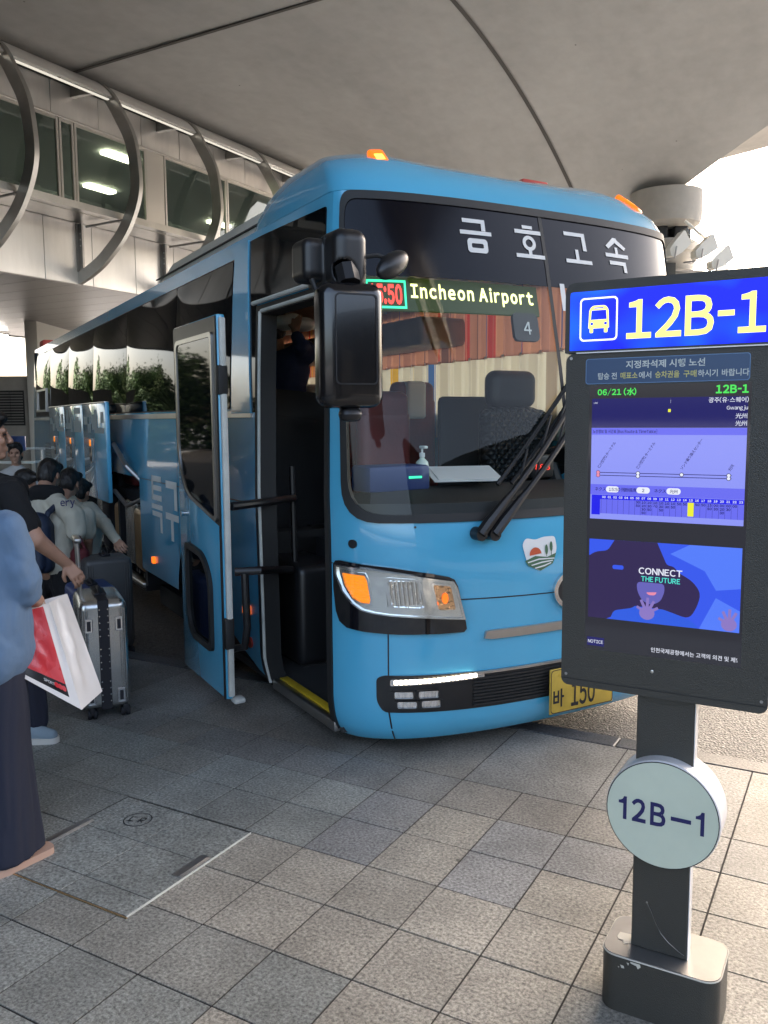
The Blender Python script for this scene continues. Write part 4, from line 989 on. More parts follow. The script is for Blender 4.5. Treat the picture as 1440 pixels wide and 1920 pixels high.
# lower grille band
BA = round_poly([(-1.155, .42), (-1.155, .30), (-1.12, .245), (1.12, .245), (1.155, .30), (1.155, .42), (1.12, .436), (-1.12, .436)], .03)
gb = MB(); patch(gb, SK, BA, [], .06, .006, .012); go_ = part(gb, 'lower_grille', M['blackplast'])
sl = MB()
for k in range(9): patch(sl, SK, [(-.66, .262 + k * .017), (.66, .262 + k * .017), (.66, .270 + k * .017), (-.66, .270 + k * .017)], [], .06, .016, .01)
sl.build('grille_slat', M['rubber'], go_)
tr = MB(); patch(tr, SK, [(-.66, .424), (.66, .424), (.66, .437), (-.66, .437)], [], .05, .018, .01); tr.build('trim_strip', M['satin'], go_)
for s in (-1, 1):
    f = (lambda P: P) if s < 0 else mir
    b_ = MB(); patch(b_, SK, f(round_poly([(-1.085, .385), (-.60, .404), (-.60, .424), (-1.085, .418)], .008)), [], .04, .014, .008); b_.build('lamp_housing', M['chrome'], go_)
    ld = MB()
    for k in range(18): x = -1.066 + k * .0236; y = .393 + k * .00095; patch(ld, SK, f(rrect(x, y, x + .0215, y + .022, .006)), [], .04, .018, .003)
    ld.build('led_strip', M['drl'], go_)
    for a, b0, c, d in ((-1.065, .322, -.972, .356), (-.945, .322, -.846, .358), (-1.05, .272, -.955, .305), (-.93, .272, -.836, .308)):
        q = MB(); patch(q, SK, f(rrect(a - .012, b0 - .006, c + .012, d + .006, .012)), [f(rrect(a, b0, c, d, .008))], .04, .02, .014); fo = q.build('fog_lamp', M['blackplast'], go_)
        q = MB(); patch(q, SK, f(rrect(a, b0, c, d, .008)), [], .03, .010); q.build('fog_reflector', M['reflector'], fo)
# nose trim
b_ = MB(); patch(b_, SK, [(-.60, .607), (-.56, .60), (.56, .60), (.60, .607), (.59, .642), (.56, .645), (-.56, .645), (-.59, .642)], [], .05, .016, .016); part(b_, 'chrome_bar', M['satin'])
e = MB(); patch(e, SK, ellipse(0, .81, .18, .12, 40), [ellipse(0, .81, .155, .097, 40)], .04, .02, .02); eo = part(e, 'nose_emblem', M['chrome'])
e = MB(); patch(e, SK, ellipse(0, .81, .155, .097, 40), [], .04, .008); e.build('emblem_field', M['ink'], eo)
gv = MB()
for P_ in ([(-.74, .812), (-.18, .80), (-.18, .806), (-.74, .818)], [(.18, .80), (.74, .812), (.74, .818), (.18, .806)], [(-1.098, .66), (-1.098, .436), (-1.091, .436), (-1.091, .66)], [(1.091, .66), (1.091, .436), (1.098, .436), (1.098, .66)],
           [(-1.098, .246), (-1.082, .08), (-1.074, .08), (-1.090, .246)], [(1.090, .246), (1.074, .08), (1.082, .08), (1.098, .246)], [(-1.42, .986), (-1.38, .984), (-1.38, .989), (-1.42, .991)]):
    patch(gv, SK, P_, [], .05, .0025)
part(gv, 'panel_gap', M['ink'], smooth=False)
c = MB(); patch(c, SK, ellipse(-1.272, 1.098, .024, .022, 20), [], .03, .008, .008); part(c, 'corner_sensor', M['blackplast'])
c = MB(); patch(c, SK, ellipse(-.95, 1.185, .006, .006, 8), [], .03, .006, .006); part(c, 'washer_jet', M['blackplast'])
# number plate
npl = MB(); npl.box((-.225, -.048, .155), (.225, -.036, .40), .006); npo = part(npl, 'number_plate', M['plate'])
t = MB(); fm = FP(-.0485); pb = rrect(-.221, .159, .221, .396, .02); patch(t, fm, pb, [rrect(-.217, .163, .217, .392, .018)], .1, .001); t.build('plate_border', M['ink'], npo, smooth=False)
t = MB(); text(t, fm, '바', -.205, .19, .1, .001, .0025, fit=(.075, .10)); text(t, fm, '150', -.08, .178, .15, .001, .003, fit=(.17, .135)); t.build('plate_lettering', M['ink'], npo, smooth=False)
t = MB(); t.lathe([(.008, -.052), (.008, -.047)], (-.16, 0, .365), 'Y', 12).lathe([(.008, -.052), (.008, -.047)], (.16, 0, .365), 'Y', 12); t.build('plate_screw', M['plate'], npo)
# county farm sticker: sun over a striped hill with two little trees
st = MB(); x, y, w, h = -.372, .925, .222, .178
patch(st, SK, round_poly([(x, y + h * .82), (x + w * .1, y + h), (x + w * .38, y + h * .93), (x + w * .6, y + h), (x + w * .95, y + h), (x + w, y + h * .62), (x + w * .86, y + h * .2), (x + w * .5, y), (x + w * .14, y + h * .2)], .02), [], .04, .004)
so = part(st, 'farm_sticker', M['white'])
st = MB(); patch(st, SK, [(x + w * .2, y + h * .48)] + [(x + w * (.36 + .17 * math.cos(R(a))), y + h * (.5 + .21 * math.sin(R(a)))) for a in range(180, -1, -15)][0:] + [(x + w * .52, y + h * .52)], [], .03, .007); st.build('sun_print', mat('sticker_orange', (.55, .09, .03), .5), so, smooth=False)
gs = MB(); patch(gs, SK, [(x + w * .06, y + h * .34), (x + w * .35, y + h * .46), (x + w * .7, y + h * .4), (x + w * .97, y + h * .5), (x + w * .86, y + h * .2), (x + w * .5, y + .003), (x + w * .15, y + h * .18)], [], .03, .006); 
for cx_ in (.68, .82): patch(gs, SK, ellipse(x + w * cx_, y + h * (.62 if cx_ < .7 else .70), w * .045, h * .15, 12), [], .03, .007); patch(gs, SK, [(x + w * (cx_ - .01), y + h * .42), (x + w * (cx_ + .01), y + h * .42), (x + w * (cx_ + .01), y + h * .6), (x + w * (cx_ - .01), y + h * .6)], [], .03, .007)
gs.build('hill_print', mat('sticker_green', (.06, .14, .07), .5), so, smooth=False)
ws_ = MB()
for k in range(3): patch(ws_, SK, [(x + w * (.12 + .1 * k), y + h * (.30 - .09 * k)), (x + w * (.45 + .08 * k), y + h * (.38 - .1 * k)), (x + w * (.9 - .05 * k), y + h * (.36 - .06 * k)), (x + w * (.9 - .05 * k), y + h * (.33 - .06 * k)), (x + w * (.45 + .08 * k), y + h * (.34 - .1 * k)), (x + w * (.14 + .1 * k), y + h * (.27 - .09 * k))], [], .03, .008)
ws_.build('furrow_print', M['white'], so, smooth=False)
# wipers
for u0, v0_, u1, v1_ in ((-.635, 1.144, .02, 1.80), (-.56, 1.14, .16, 1.84)):
    w_ = MB(); P_ = [onskin(u0 + (u1 - u0) * t, v0_ + (v1_ - v0_) * t, .05 + .03 * math.sin(math.pi * t)) for t in [k / 14 for k in range(15)]]
    w_.tube(P_, [.030, .030, .026, .022] + [.016] * 11, 8); w_.lathe([(.034, -.03), (.034, .03), (.02, .04)], tuple(onskin(u0, v0_, .03)), 'Y', 16); wo = part(w_, 'wiper_arm', M['blackplast'])
    b_ = MB(); Q_ = [onskin(u0 + .02 + (u1 + .18 - u0) * t, v0_ + .12 + (v1_ + .16 - v0_) * t, .02) for t in [k / 14 for k in range(2, 15)]]
    b_.tube(Q_, .012, 6); b_.tube([q + Vector((0, -.012, 0)) for q in Q_[2:-2]], .006, 6)
    for q in (3, 6, 9): b_.tube([Q_[q], Q_[q] + Vector((0, -.03, .0)), P_[min(q + 2, 14)]], .007, 6)
    b_.build('wiper_blade', M['rubber'], wo)
# side glazing, door side
pl = MB(); patch(pl, SK, [(-2.64, 2.825), (-2.515, 1.76), (-2.86, 1.76), (-2.875, 2.4), (-2.87, 2.74), (-2.93, 2.80), (-3.1, 2.835)], [], .06, .016, .02); part(pl, 'window_pillar', M['paint'])
fg = MB(); patch(fg, SK, round_poly([(-1.535, 2.795), (-1.49, 2.42), (-2.475, 2.42), (-2.43, 1.765), (-2.53, 1.765), (-2.65, 2.815), (-2.4, 2.815)], [.03, .02, .0, 0, 0, 0, 0]), [], .06, .006, .012, bulge=.0); part(fg, 'front_side_window', M['blackglass'])
yb_ = [1.98, 3.27, 4.93, 6.55, 8.15, 9.7, 11.15]
for a, c in zip(yb_, yb_[1:]):
    w_ = MB(); patch(w_, SK, round_poly([(uy(a) - .006, 1.80), (uy(a) - .006, 2.74), (uy(c) + .006, 2.74), (uy(c) + .006, 1.80)], .02), [], (.08, .06), .008, .012, bulge=.014); wo = part(w_, 'side_window', M['blackglass'], ang=60)
    if a > 9: 
        q = MB(); patch(q, SK, [(uy(9.95), 1.86), (uy(9.95), 2.2), (uy(10.9), 2.2), (uy(10.9), 1.86)], [[(uy(9.98), 1.89), (uy(9.98), 2.17), (uy(10.87), 2.17), (uy(10.87), 1.89)]], .1, .034, .02); q.build('vent_frame', M['satin'], wo)
sb_ = MB(); patch(sb_, SK, [(uy(1.98), 1.79), (uy(1.98), 2.75), (uy(11.2), 2.75), (uy(11.2), 1.79)], [], (.3, .1), .003); part(sb_, 'window_band', M['rubber'])
cs = MB(); patch(cs, SK, [(-2.52, 1.735), (-2.52, 1.775), (uy(11.4), 1.775), (uy(11.4), 1.735)], [], (.2, .03), .012, .012); part(cs, 'waist_trim', M['satin'])
gr = MB(); patch(gr, SK, [(-2.41, 1.196), (-2.41, 1.204), (uy(4.4), 1.204), (uy(4.4), 1.196)], [], .1, .002); patch(gr, SK, [(uy(3.22), .1), (uy(3.22), 1.74), (uy(3.228), 1.74), (uy(3.228), .1)], [], .1, .002); patch(gr, SK, [(uy(10.3), .1), (uy(10.3), 1.74), (uy(10.308), 1.74), (uy(10.308), .1)], [], .1, .002); part(gr, 'panel_gap', M['ink'], smooth=False)
vg = MB()
for k in range(9): patch(vg, SK, [(uy(9.7), 1.02 + k * .045), (uy(9.7), 1.045 + k * .045), (uy(10.2), 1.045 + k * .045), (uy(10.2), 1.02 + k * .045)], [], .1, .006)
part(vg, 'engine_vent', M['ink'], smooth=False)
lt_ = MB(); T_ = [('r', .0, .58, .18, 1), ('r', .0, .9, 1, 1), ('r', .0, .74, 1, .83), ('r', .0, .56, 1, .66), ('r', -.05, .40, 1.05, .49), ('r', .0, .27, 1, .36), ('r', .78, 0, 1, .3)]
K_ = [('r', 0, .86, 1, .98), ('r', .74, .52, 1, .9), ('r', -.08, .34, 1.1, .45), ('r', .38, 0, .62, .38)]
FL = lambda q: SK(q)
strokes(lt_, SK, uy(4.02), .77, .32, .48, T_, .004); strokes(lt_, SK, uy(3.56), .74, .32, .50, K_, .004); part(lt_, 'side_lettering', M['sandletter'], smooth=False)
for y, z in ((4.02, .50), (1.72, .50), (6.9, .16)):
    q = MB(); patch(q, SK, rrect(uy(y) - .035, z - .028, uy(y) + .035, z + .028, .012), [], .03, .02, .02); part(q, 'side_marker', M['amberlit'])
q = MB(); patch(q, SK, ellipse(uy(1.66), .30, .035, .035, 16), [], .03, .012, .012); part(q, 'side_reflector', mat('red_reflector', (.35, .03, .015), .3))
for x, y, z in ((-.98, 11.3, 2.9),):
    q = MB().box((x - .12, y - .25, 2.86), (x + .1, y + .1, 3.0), .03); part(q, 'rear_roof_lamp', M['redfab'])
# wheels
for y in (2.75, 8.75):
    for s in (-1, 1):
        w_ = MB(); w_.lathe([(.3, -.14), (.46, -.15), (.5, -.1), (.5, .1), (.46, .15), (.3, .14)], (s * 1.02, y, .38), 'X', 36); wo = part(w_, 'wheel', M['tyre']); 
        q = MB(); q.lathe([(.05, s * .16), (.12, s * .15), (.14, s * .06), (.28, s * .08), (.3, s * .14)], (s * 1.02, y, .38), 'X', 24); q.build('rim', M['satin'], wo)
ub = MB(); ub.box((-1.1, 2.0, .02), (1.1, 2.18, .95)).box((-1.1, 3.3, .02), (1.1, 4.44, .2)).box((-1.1, 7.75, .02), (1.1, 8.1, .95)).box((-1.1, 9.4, .02), (1.1, 11.3, .95)).box((-.75, 2.0, .1), (.75, 11.3, .9)).box((-.6, .6, .05), (1.1, 2.0, .12)); part(ub, 'underbody', M['road_under'], smooth=False)
# luggage hold
hd = MB(); hd.box((-1.22, 4.46, .14), (1.1, 7.7, .2)).box((-1.22, 4.46, 1.2), (1.1, 7.7, 1.26)).box((.0, 4.46, .2), (.1, 7.7, 1.2)).box((-1.22, 4.4, .2), (.1, 4.465, 1.2)).box((-1.22, 7.7, .2), (.1, 7.76, 1.2)).box((-1.2, 5.55, .2), (.0, 5.62, 1.2))
ho = part(hd, 'luggage_hold', M['interior'], smooth=False)
MB().box((-1.245, 4.48, .17), (-1.15, 7.7, .215), .01).build('hold_sill', M['satin'], ho)
MB().tube([(-1.2, 4.52, 1.15), (-1.32, 4.62, 1.3), (-1.36, 4.95, 1.5)], .022).tube([(-1.2, 4.52, 1.0), (-1.3, 4.75, .92), (-1.36, 5.0, 1.05)], .022).build('hatch_arm', M['steel'], ho)
MB().box((-1.14, 4.50, .22), (-1.05, 4.56, 1.18), .01).build('hold_post', M['blackplast'], ho)
for k, (a, c) in enumerate(((4.92, 6.07), (6.08, 7.23), (7.24, 8.39))):
    h = MB(); h.box((-1.435, a, .935), (-1.39, c, 1.90), .014); h_o = part(h, 'luggage_hatch', M['paint'])
    MB().box((-1.438, a + .01, 1.888), (-1.39, c - .01, 1.904), .003).build('hatch_trim', M['satin'], h_o)
    y = c - .42
    q = MB(); q.box((-1.447, y - .055, 1.30), (-1.434, y + .055, 1.54), .01, seg=1); qo = q.build('hatch_handle', M['chrome'], h_o)
    MB().box((-1.45, y - .04, 1.31), (-1.446, y + .04, 1.36)).box((-1.45, y - .04, 1.40), (-1.446, y + .04, 1.455)).build('handle_recess', M['ink'], qo, smooth=False)
    MB().box((-1.451, y - .035, 1.465), (-1.446, y + .035, 1.53), .002).build('handle_marker', M['amber'], qo)
    hl_ = MB(); fm = flatmap((-1.4365, 0, 0), (0, -1, 0), (0, 0, 1)); rnd = random.Random(5 + k)
    glyph = [[(.0, .25, .2, .5), (.2, .0, .38, .28), (.42, .1, .55, .55)], [(.0, .0, .14, .7), (.14, .0, .45, .16), (.32, .3, .45, .62)], [(.0, .1, .34, .3), (.1, .3, .2, .75), (.34, .0, .46, .5)], [(.0, .0, .42, .38), (.1, .38, .3, .5), (.05, .6, .4, .8)]]
    for g_ in range(2):
        bx = -c + .08 + g_ * .55; 
        for a0, b0, a1, b1 in glyph[(k * 2 + g_) % 4]: patch(hl_, fm, [(bx + a0, 1.6 + b0 * .33), (bx + a1, 1.6 + b0 * .33), (bx + a1, 1.6 + b1 * .33), (bx + a0, 1.6 + b1 * .33)], [], .3, .001)
    hl_.build('hatch_lettering', M['faintletter'], h_o, smooth=False)
# doorway frame, seals, sill
df = MB(); patch(df, SK, [(-1.42, .1), (-1.42, 2.40), (-2.46, 2.40), (-2.40, .1)], [[(-1.46, .101), (-1.46, 2.345), (-2.37, 2.345), (-2.30, .101)]], .06, .012, .10); dfo = part(df, 'door_frame', M['rubber'])
q = MB(); P_ = [onskin(u, 2.415 + .0 * u, .03) for u in np.linspace(-2.47, -1.47, 12)]; q.tube(P_, .014); q.build('drip_rail', M['white_rubber'], dfo)
q = MB(); q.tube([onskin(-2.38 + .07 * (2.36 - z) / 2.25, z, .018) for z in np.linspace(.12, 2.36, 16)], .011); q.tube([onskin(u, 2.362, .016) for u in np.linspace(-2.36, -1.47, 10)], .012); q.build('door_seal', M['white_rubber'], dfo)
q = MB(); q.box((-1.225, .50, .075), (-1.17, 1.36, .135), .01); q.build('door_sill', M['satin'], dfo); q = MB(); q.box((-1.185, .52, .135), (-1.13, 1.34, .143), .003); q.build('step_nosing', M['yellow'], dfo)
# the open plug door standing parallel to the side
DX = -1.585; DY0, DY1, DZ0, DZ1 = 1.165, 2.0, .12, 2.30
dr = MB(); dr.box((DX, DY0, DZ0), (DX + .05, DY1, DZ1), .012); do = part(dr, 'door', M['paint'])
DM = flatmap((DX, 0, 0), (0, -1, 0), (0, 0, 1))
def dp(P): return [(-y, z) for y, z in P]
up = round_poly(dp([(DY1 - .01, DZ1 - .01), (DY1 - .01, 1.50), (1.85, 1.26), (DY0 + .01, 1.12), (DY0 + .01, DZ1 - .01)]), [.02, .16, .12, .0, .02], 6)
q = MB(); patch(q, DM, up, [], .2, .006, .006); q.build('door_upper_panel', M['blackplast'], do)
win = round_poly(dp([(1.91, 2.18), (1.91, 1.46), (1.76, 1.28), (1.25, 1.17), (1.25, 2.18)]), [.05, .14, .12, .03, .03], 6)
q = MB(); patch(q, DM, win, [], .05, .010, .004); dw = q.build('door_window', M['blackglass'], do)
A = np.array(win); 
q = MB(); patch(q, DM, inset(win, -.028), [inset(win, -.002)], .06, .016, .01); q.build('window_trim', M['satin'], dw)
low = round_poly(dp([(1.84, .96), (1.84, .48), (1.74, .37), (1.36, .36), (1.36, .80), (1.50, .93)]), [.05, .08, .1, .05, .15, .12], 6)
q = MB(); patch(q, DM, low, [], .05, .004); q2 = q.build('door_lower_window', M['blackglass'], do)
q = MB(); patch(q, DM, inset(low, -.006), [inset(low, .032)], .05, .022, .022); q.build('window_rubber', M['rubber'], q2)
q = MB(); q.box((DX + .008, DY0 - .028, DZ0 + .02), (DX + .045, DY0 - .001, DZ1 - .02), .01); q.build('edge_seal', M['white_rubber'], do)
q = MB(); q.box((DX - .004, DY0 + .005, DZ0 + .0), (DX + .0, DY0 + .035, DZ1 - .01)); q.box((DX - .006, DY0 - .03, 1.86), (DX + .05, DY0 + .01, 2.02), .008).box((DX - .006, DY0 - .03, .42), (DX + .05, DY0 + .01, .60), .008); q.build('hinge_strip', M['rubber'], do)
q = MB(); q.lathe([(.018, -.012), (.018, .0), (.01, .006)], (DX, 1.93, 1.13), 'X', 14); q.build('lock_barrel', M['chrome'], do)
q = MB(); q.box((DX + .03, DY0 - .05, DZ0 - .02), (DX + .10, DY0 + .03, DZ0 + .012), .012); q.build('guide_shoe', M['white_rubber'], do)
ar = MB(); ar.tube([(DX + .06, 1.17, 1.235), (-1.35, 1.22, 1.24), (-1.1, 1.45, 1.23), (-.93, 1.66, 1.215)], .024, 10); ar.tube([(-.93, 1.66, .74), (-.93, 1.68, 1.42)], .02, 10); ar.tube([(DX + .06, 1.14, .865), (-1.4, 1.10, .868), (-1.1, 1.4, .80), (-.93, 1.66, .74)], .024, 10)
ar.tube([(DX + .10, 1.09, .86), (DX + .10, 1.07, .55), (DX + .10, 1.12, .43), (DX + .06, 1.22, .40)], .022, 10); part(ar, 'door_linkage', M['blackplast'])
# cabin seen through the doorway and the windshield
cab = MB(); cab.box((-.62, .55, .12), (-.56, 2.3, .90)).box((-1.16, 1.62, .12), (-1.12, 2.3, 1.72)); part(cab, 'stairwell_lining', M['interior'], smooth=False)
cab = MB(); cab.prism(round_poly([(-1.15, .12), (-.28, .12), (-.28, 1.90), (-1.15, 1.97)], [0, 0, .12, .04], 6), lambda x, y, d: Vector((x, d, y)), 2.30, 2.36); sp_ = part(cab, 'stairwell_partition', M['blackplast'])
cab = MB(); patch(cab, FP(2.2985), round_poly([(-1.06, .98), (-.40, .98), (-.40, 1.72), (-1.06, 1.78)], .08), [round_poly([(-1.05, .99), (-.41, .99), (-.41, 1.71), (-1.05, 1.77)], .075)], .2, .001); cab.build('pressed_edge', M['rubber'], sp_)
cab = MB(); cab.box((-1.14, 2.285, .60), (-.29, 2.299, .86)); part(cab, 'carpet_band', M['carpet'], smooth=False)
cab = MB(); cab.box((-1.14, 2.283, .86), (-.29, 2.299, .874)).box((-1.14, 2.283, .586), (-.29, 2.299, .60)); part(cab, 'carpet_trim', M['satin'], smooth=False)
cab = MB(); cab.box((-1.0, 1.45, .14), (-.66, 2.2, .80), .06, seg=4); part(cab, 'door_motor_box', M['blackplast'])
cab = MB(); cab.box((-1.19, .46, .08), (-.6, 2.3, .13)).box((-.95, 1.5, .13), (-.6, 2.3, .15)); part(cab, 'step', M['treadplate'], smooth=False)
cab = MB(); cab.box((-.55, .5, .85), (1.2, 11.3, .95)).box((-1.2, 2.36, .95), (-.3, 11.3, 1.05)).box((.3, 2.2, .95), (1.2, 11.3, 1.05)).box((-1.2, 11.2, .9), (1.2, 11.3, 2.8)); part(cab, 'cabin_floor', M['interior'], smooth=False)
cab = MB(); cab.box((-1.14, .62, 2.76), (1.14, 11.3, 2.80)).box((-1.1, .55, 2.62), (1.1, .62, 2.80)); part(cab, 'cabin_ceiling', M['interior_grey'], smooth=False)
cab = MB()
for s in (-1, 1): cab.box((s * .62 if s > 0 else -1.12, 3.3 if s < 0 else 2.6, 2.33), (1.12 if s > 0 else -.62, 11, 2.56), .05, seg=3)
part(cab, 'luggage_rack', M['interior_wood'])
da = MB(); P_ = _S(np.array([(u, 1.25) for u in np.linspace(-1.2, 1.2, 25)])); inn = [(p[0] * .94, p[1] + .07) for p in P_]
bm = bmesh.new(); r0 = [bm.verts.new((x, y, 1.05)) for x, y in inn]; r1 = [bm.verts.new((x, y, 1.27)) for x, y in inn]; r2 = [bm.verts.new((x * .9, max(y + .12, .55), 1.35)) for x, y in inn]; r3 = [bm.verts.new((x * .85, .85, 1.30)) for x, y in inn]; r4 = [bm.verts.new((x * .85, .88, 1.0)) for x, y in inn]
for a, c in ((r0, r1), (r1, r2), (r2, r3), (r3, r4)):
    for i in range(len(a) - 1): bm.faces.new([a[i], a[i + 1], c[i + 1], c[i]])
da.bm(bm); part(da, 'dashboard', M['interior'])
da = MB(); da.box((-1.0, .50, 1.33), (-.62, .72, 1.47), .02); fb = part(da, 'fare_box', M['caseblue']); MB().box((-.76, .494, 1.40), (-.68, .499, 1.412)).build('status_light', M['ledgreen'], fb, smooth=False)
da = MB(); da.box((.12, .55, 1.36), (.3, .62, 1.5), .02); mo = part(da, 'meter', M['ink']); t = MB(); text(t, FP(.548), '88:8', .15, 1.41, .05, .001, fit=(.11, .035)); t.build('meter_digits', M['ledred'], mo, smooth=False)
sw = MB(); sw.lathe([(.215, -.014), (.23, 0), (.215, .014), (.2, 0), (.215, -.014)], (0, 0, 0), 'Z', 40)
Tm = Matrix.Translation((.62, .95, 1.42)) @ Matrix.Rotation(R(-35), 4, 'X'); sw.v = [tuple(Tm @ Vector(p)) for p in sw.v]; sw.tube([(.62, .95, 1.42), (.62, .85, 1.2)], .04); sw.tube([tuple(Tm @ Vector((-.2, 0, 0))), tuple(Tm @ Vector((.2, 0, 0)))], .02); part(sw, 'steering_wheel', M['blackplast'])
def seat(x, y, z, main, headmat, cover=None, w=.46, nm='passenger_seat'):
    sp = [('box', (x, y + .02, z + .10), (w / 2, .25, .09), .07, .03), ('box', (x, y + .28, z + .48), (w / 2, .085, .40), .08, .05)]
    if nm == 'driver_seat': sp = [('box', (x, y + .02, z + .08), (w / 2, .25, .09), .07, .03), ('box', (x, y + .25, z + .38), (w / 2, .08, .30), .08, .05), ('cone', (x - w * .42, y + .2, z + .15), (x - w * .45, y + .2, z + .6), .06, .06, .04), ('cone', (x + w * .42, y + .2, z + .15), (x + w * .45, y + .2, z + .6), .06, .06, .04)]
    V, F = sdf_mesh(sp, .018); s = MB().add(V, F); so_ = s.build(nm, main, BUS, BZ, True, 180)
    V, F = sdf_mesh([('box', (x, y + .25, z + .80), (w * .40, .075, .13), .07, .03)] if nm == 'driver_seat' else [('box', (x, y + .27, z + .86), (w * .46, .07, .13), .065, .03)], .014); MB().add(V, F).build('headrest', headmat, so_, None, True, 180)
    if cover:
        V, F = sdf_mesh([('box', (x, y + .265, z + .83), (w * .22, .085, .165), .03, .01)], .014); MB().add(V, F).build('headrest_cover', cover, so_, None, True, 180)
seat(.62, 1.15, 1.12, M['quilt'], M['blackseat'], None, .5, 'driver_seat')
seat(-.22, 1.45, .92, M['redseat'], M['redseat'], None, .40)
for y in (2.75, 3.65, 4.55, 5.4):
    for x in (-.92, .26, .80): seat(x, y, 1.05, M['redseat'], M['redseat'], M['paper'])
cab = MB(); cab.box((.30, 1.8, .95), (1.1, 1.86, 1.88), .04); part(cab, 'driver_partition', M['interior'])
# curtains along the far windows and a tinted valance
def drape(x, y0, y1, z0, z1, m, name, amp=.032, axis='y'):
    c = MB(); N = int((y1 - y0) / .02); vs_ = []
    for k in range(N + 1):
        y = y0 + (y1 - y0) * k / N; d = amp * math.sin(k * .55) + amp * .4 * math.sin(k * 1.7)
        for z in (z0, z1): vs_.append((x + d, y, z) if axis == 'y' else (y, x + d, z))
    c.add(vs_, [(2 * k, 2 * k + 2, 2 * k + 3, 2 * k + 1) for k in range(N)]); part(c, name, m)
drape(1.08, .95, 7.5, 1.55, 2.22, M['curtain'], 'curtain'); drape(1.06, .9, 7.5, 2.2, 2.74, M['valance'], 'curtain_valance')
drape(7.2, -1.1, 1.1, 1.1, 2.7, M['valance'], 'rear_curtain', axis='x')
for a, b_ in ((1.0, 4.2), (4.3, 7.5), (7.6, 10.8)):
    w_ = MB(); patch(w_, SK, [(-uy(a), 1.8), (-uy(b_), 1.8), (-uy(b_), 2.7), (-uy(a), 2.7)], [], .3, .002); part(w_, 'far_side_window', M['tint'])
rb = MB(); rb.box((-1.19, .60, 1.35), (-1.15, .63, 2.3), .01); part(rb, 'grab_pole', M['white_rubber'])
# mirror: hooked arm, main head, round kerb mirror
mo = soft('mirror_arm', [('cone', (-1.15, .44, 2.45), (-1.42, .0, 2.44), .055, .075, .05), ('box', (-1.475, -.15, 2.372), (.078, .105, .125), .052, .03), ('box', (-1.585, -.06, 2.38), (.055, .08, .088), .036, .02), ('-cone', (-1.505, -.36, 2.20), (-1.505, -.22, 2.33), .05, .045, .01)], M['armblack'], BUS, .007, BZ)
q = MB(); q.box((-1.555, -.15, 2.28), (-1.545, .02, 2.47), .004).tube([(-1.62, -.16, 2.29), (-1.60, -.18, 2.22), (-1.55, -.18, 2.24)], .012, 8); q.build('arm_joint', M['rubber'], mo)
mh = MB(); T = Matrix.Translation((-1.49, -.24, 2.02)) @ Matrix.Rotation(R(-6), 4, 'Z'); mh.box((-.14, -.06, -.255), (.14, .08, .255), .055, seg=5, T=T); mho = part(mh, 'mirror_head', M['mirrorblack'])
q = MB(); fm = lambda q_: (np.array([T @ Vector((a, -.0605, c)) for a, c in q_]), np.tile(np.array(T.to_3x3() @ Vector((0, -1, 0))), (len(q_), 1)))
patch(q, fm, rrect(-.085, -.16, .10, .205, .02), [rrect(-.079, -.154, .094, .199, .018)], .1, .002); q.build('inset_edge', M['blackplast'], mho)
q = MB(); q.box((-.045, -.03, -.31), (.05, .05, -.25), .03, seg=3, T=T); q.build('camera_pod', M['blackplast'], mho)
q = MB(); q.tube([tuple(T @ Vector((0, 0, .25))), (-1.49, -.21, 2.34)], .05); q.build('mirror_stem', M['blackplast'], mho)
km = soft('kerb_mirror', [('ell', (0, 0, 0), (.095, .04, .05), .01)], M['blackplast'], BUS, .008, None)
km.location = (-1.29, -.25, 2.36 + .12); km.rotation_euler = (0, R(-32), R(12))
q = MB(); q.tube([(-1.42, -.22, 2.385), (-1.36, -.24, 2.395), (-1.30, -.25, 2.385), (-1.29, -.25, 2.36)], .009); part(q, 'kerb_mirror_stalk', M['rubber'])
# ---------------------------------------------------------------- information post
KA = R(-30); KP = thing('information_post', 'dark grey bus stop post with blue lit header, timetable screen and round number disc', 'information post', (.83, 2.33, 0), KA)
def kp(mb, name, m, parent=None, **k): return mb.build(name, m, parent or KP, **k)
q = MB(); bm = bmesh.new(); vs_ = []
P_ = rrect(-.178, -.108, .15, .105, .045, 6); q.prism(P_, lambda x, y, d: Vector((x, y, d)), 0, .172); bo = kp(q, 'base', M['kiosk'], ang=50)
q = MB(); q.prism(rrect(-.176, -.106, .148, .103, .044, 6), lambda x, y, d: Vector((x, y, d)), .172, .1745); kp(q, 'base_plate', M['steel'], bo)
q = MB(); n_ = len(P_); q.tube([(x, y, .171) for x, y in P_] + [(P_[0][0], P_[0][1], .171)], .0022, 6, cap=False); kp(q, 'worn_rim', M['worn'], bo)
sc = MB(); fm = flatmap((0, 0, .1746), (1, 0, 0), (0, 1, 0)); patch(sc, fm, [(-.15, -.02), (-.148, .005), (-.105, .01), (-.104, -.035), (-.125, -.05), (-.13, -.03), (-.143, -.032)], [], .1, .001)
fm = flatmap((0, -.1081, 0), (1, 0, 0), (0, 0, 1))
for P_ in ([(-.09, .166), (-.062, .166), (-.06, .158), (-.068, .150), (-.072, .158), (-.088, .161)], [(-.118, .148), (-.108, .147), (-.106, .140), (-.114, .139)], [(-.1, .16), (-.093, .16), (-.095, .152)], [(-.12, .14), (-.125, .141), (-.122, .137)]): patch(sc, fm, P_, [], .1, .001)
kp(sc, 'paint_chip', M['worn'], bo, smooth=False)
q = MB(); q.box((-.105, -.04, .1745), (.052, .006, .95), .003, seg=1); po_ = kp(q, 'post', M['kiosk']); q = MB(); q.box((.0525, -.037, .1745), (.0545, .003, .95)); kp(q, 'post_side', M['kiosk_side'], po_, smooth=False)
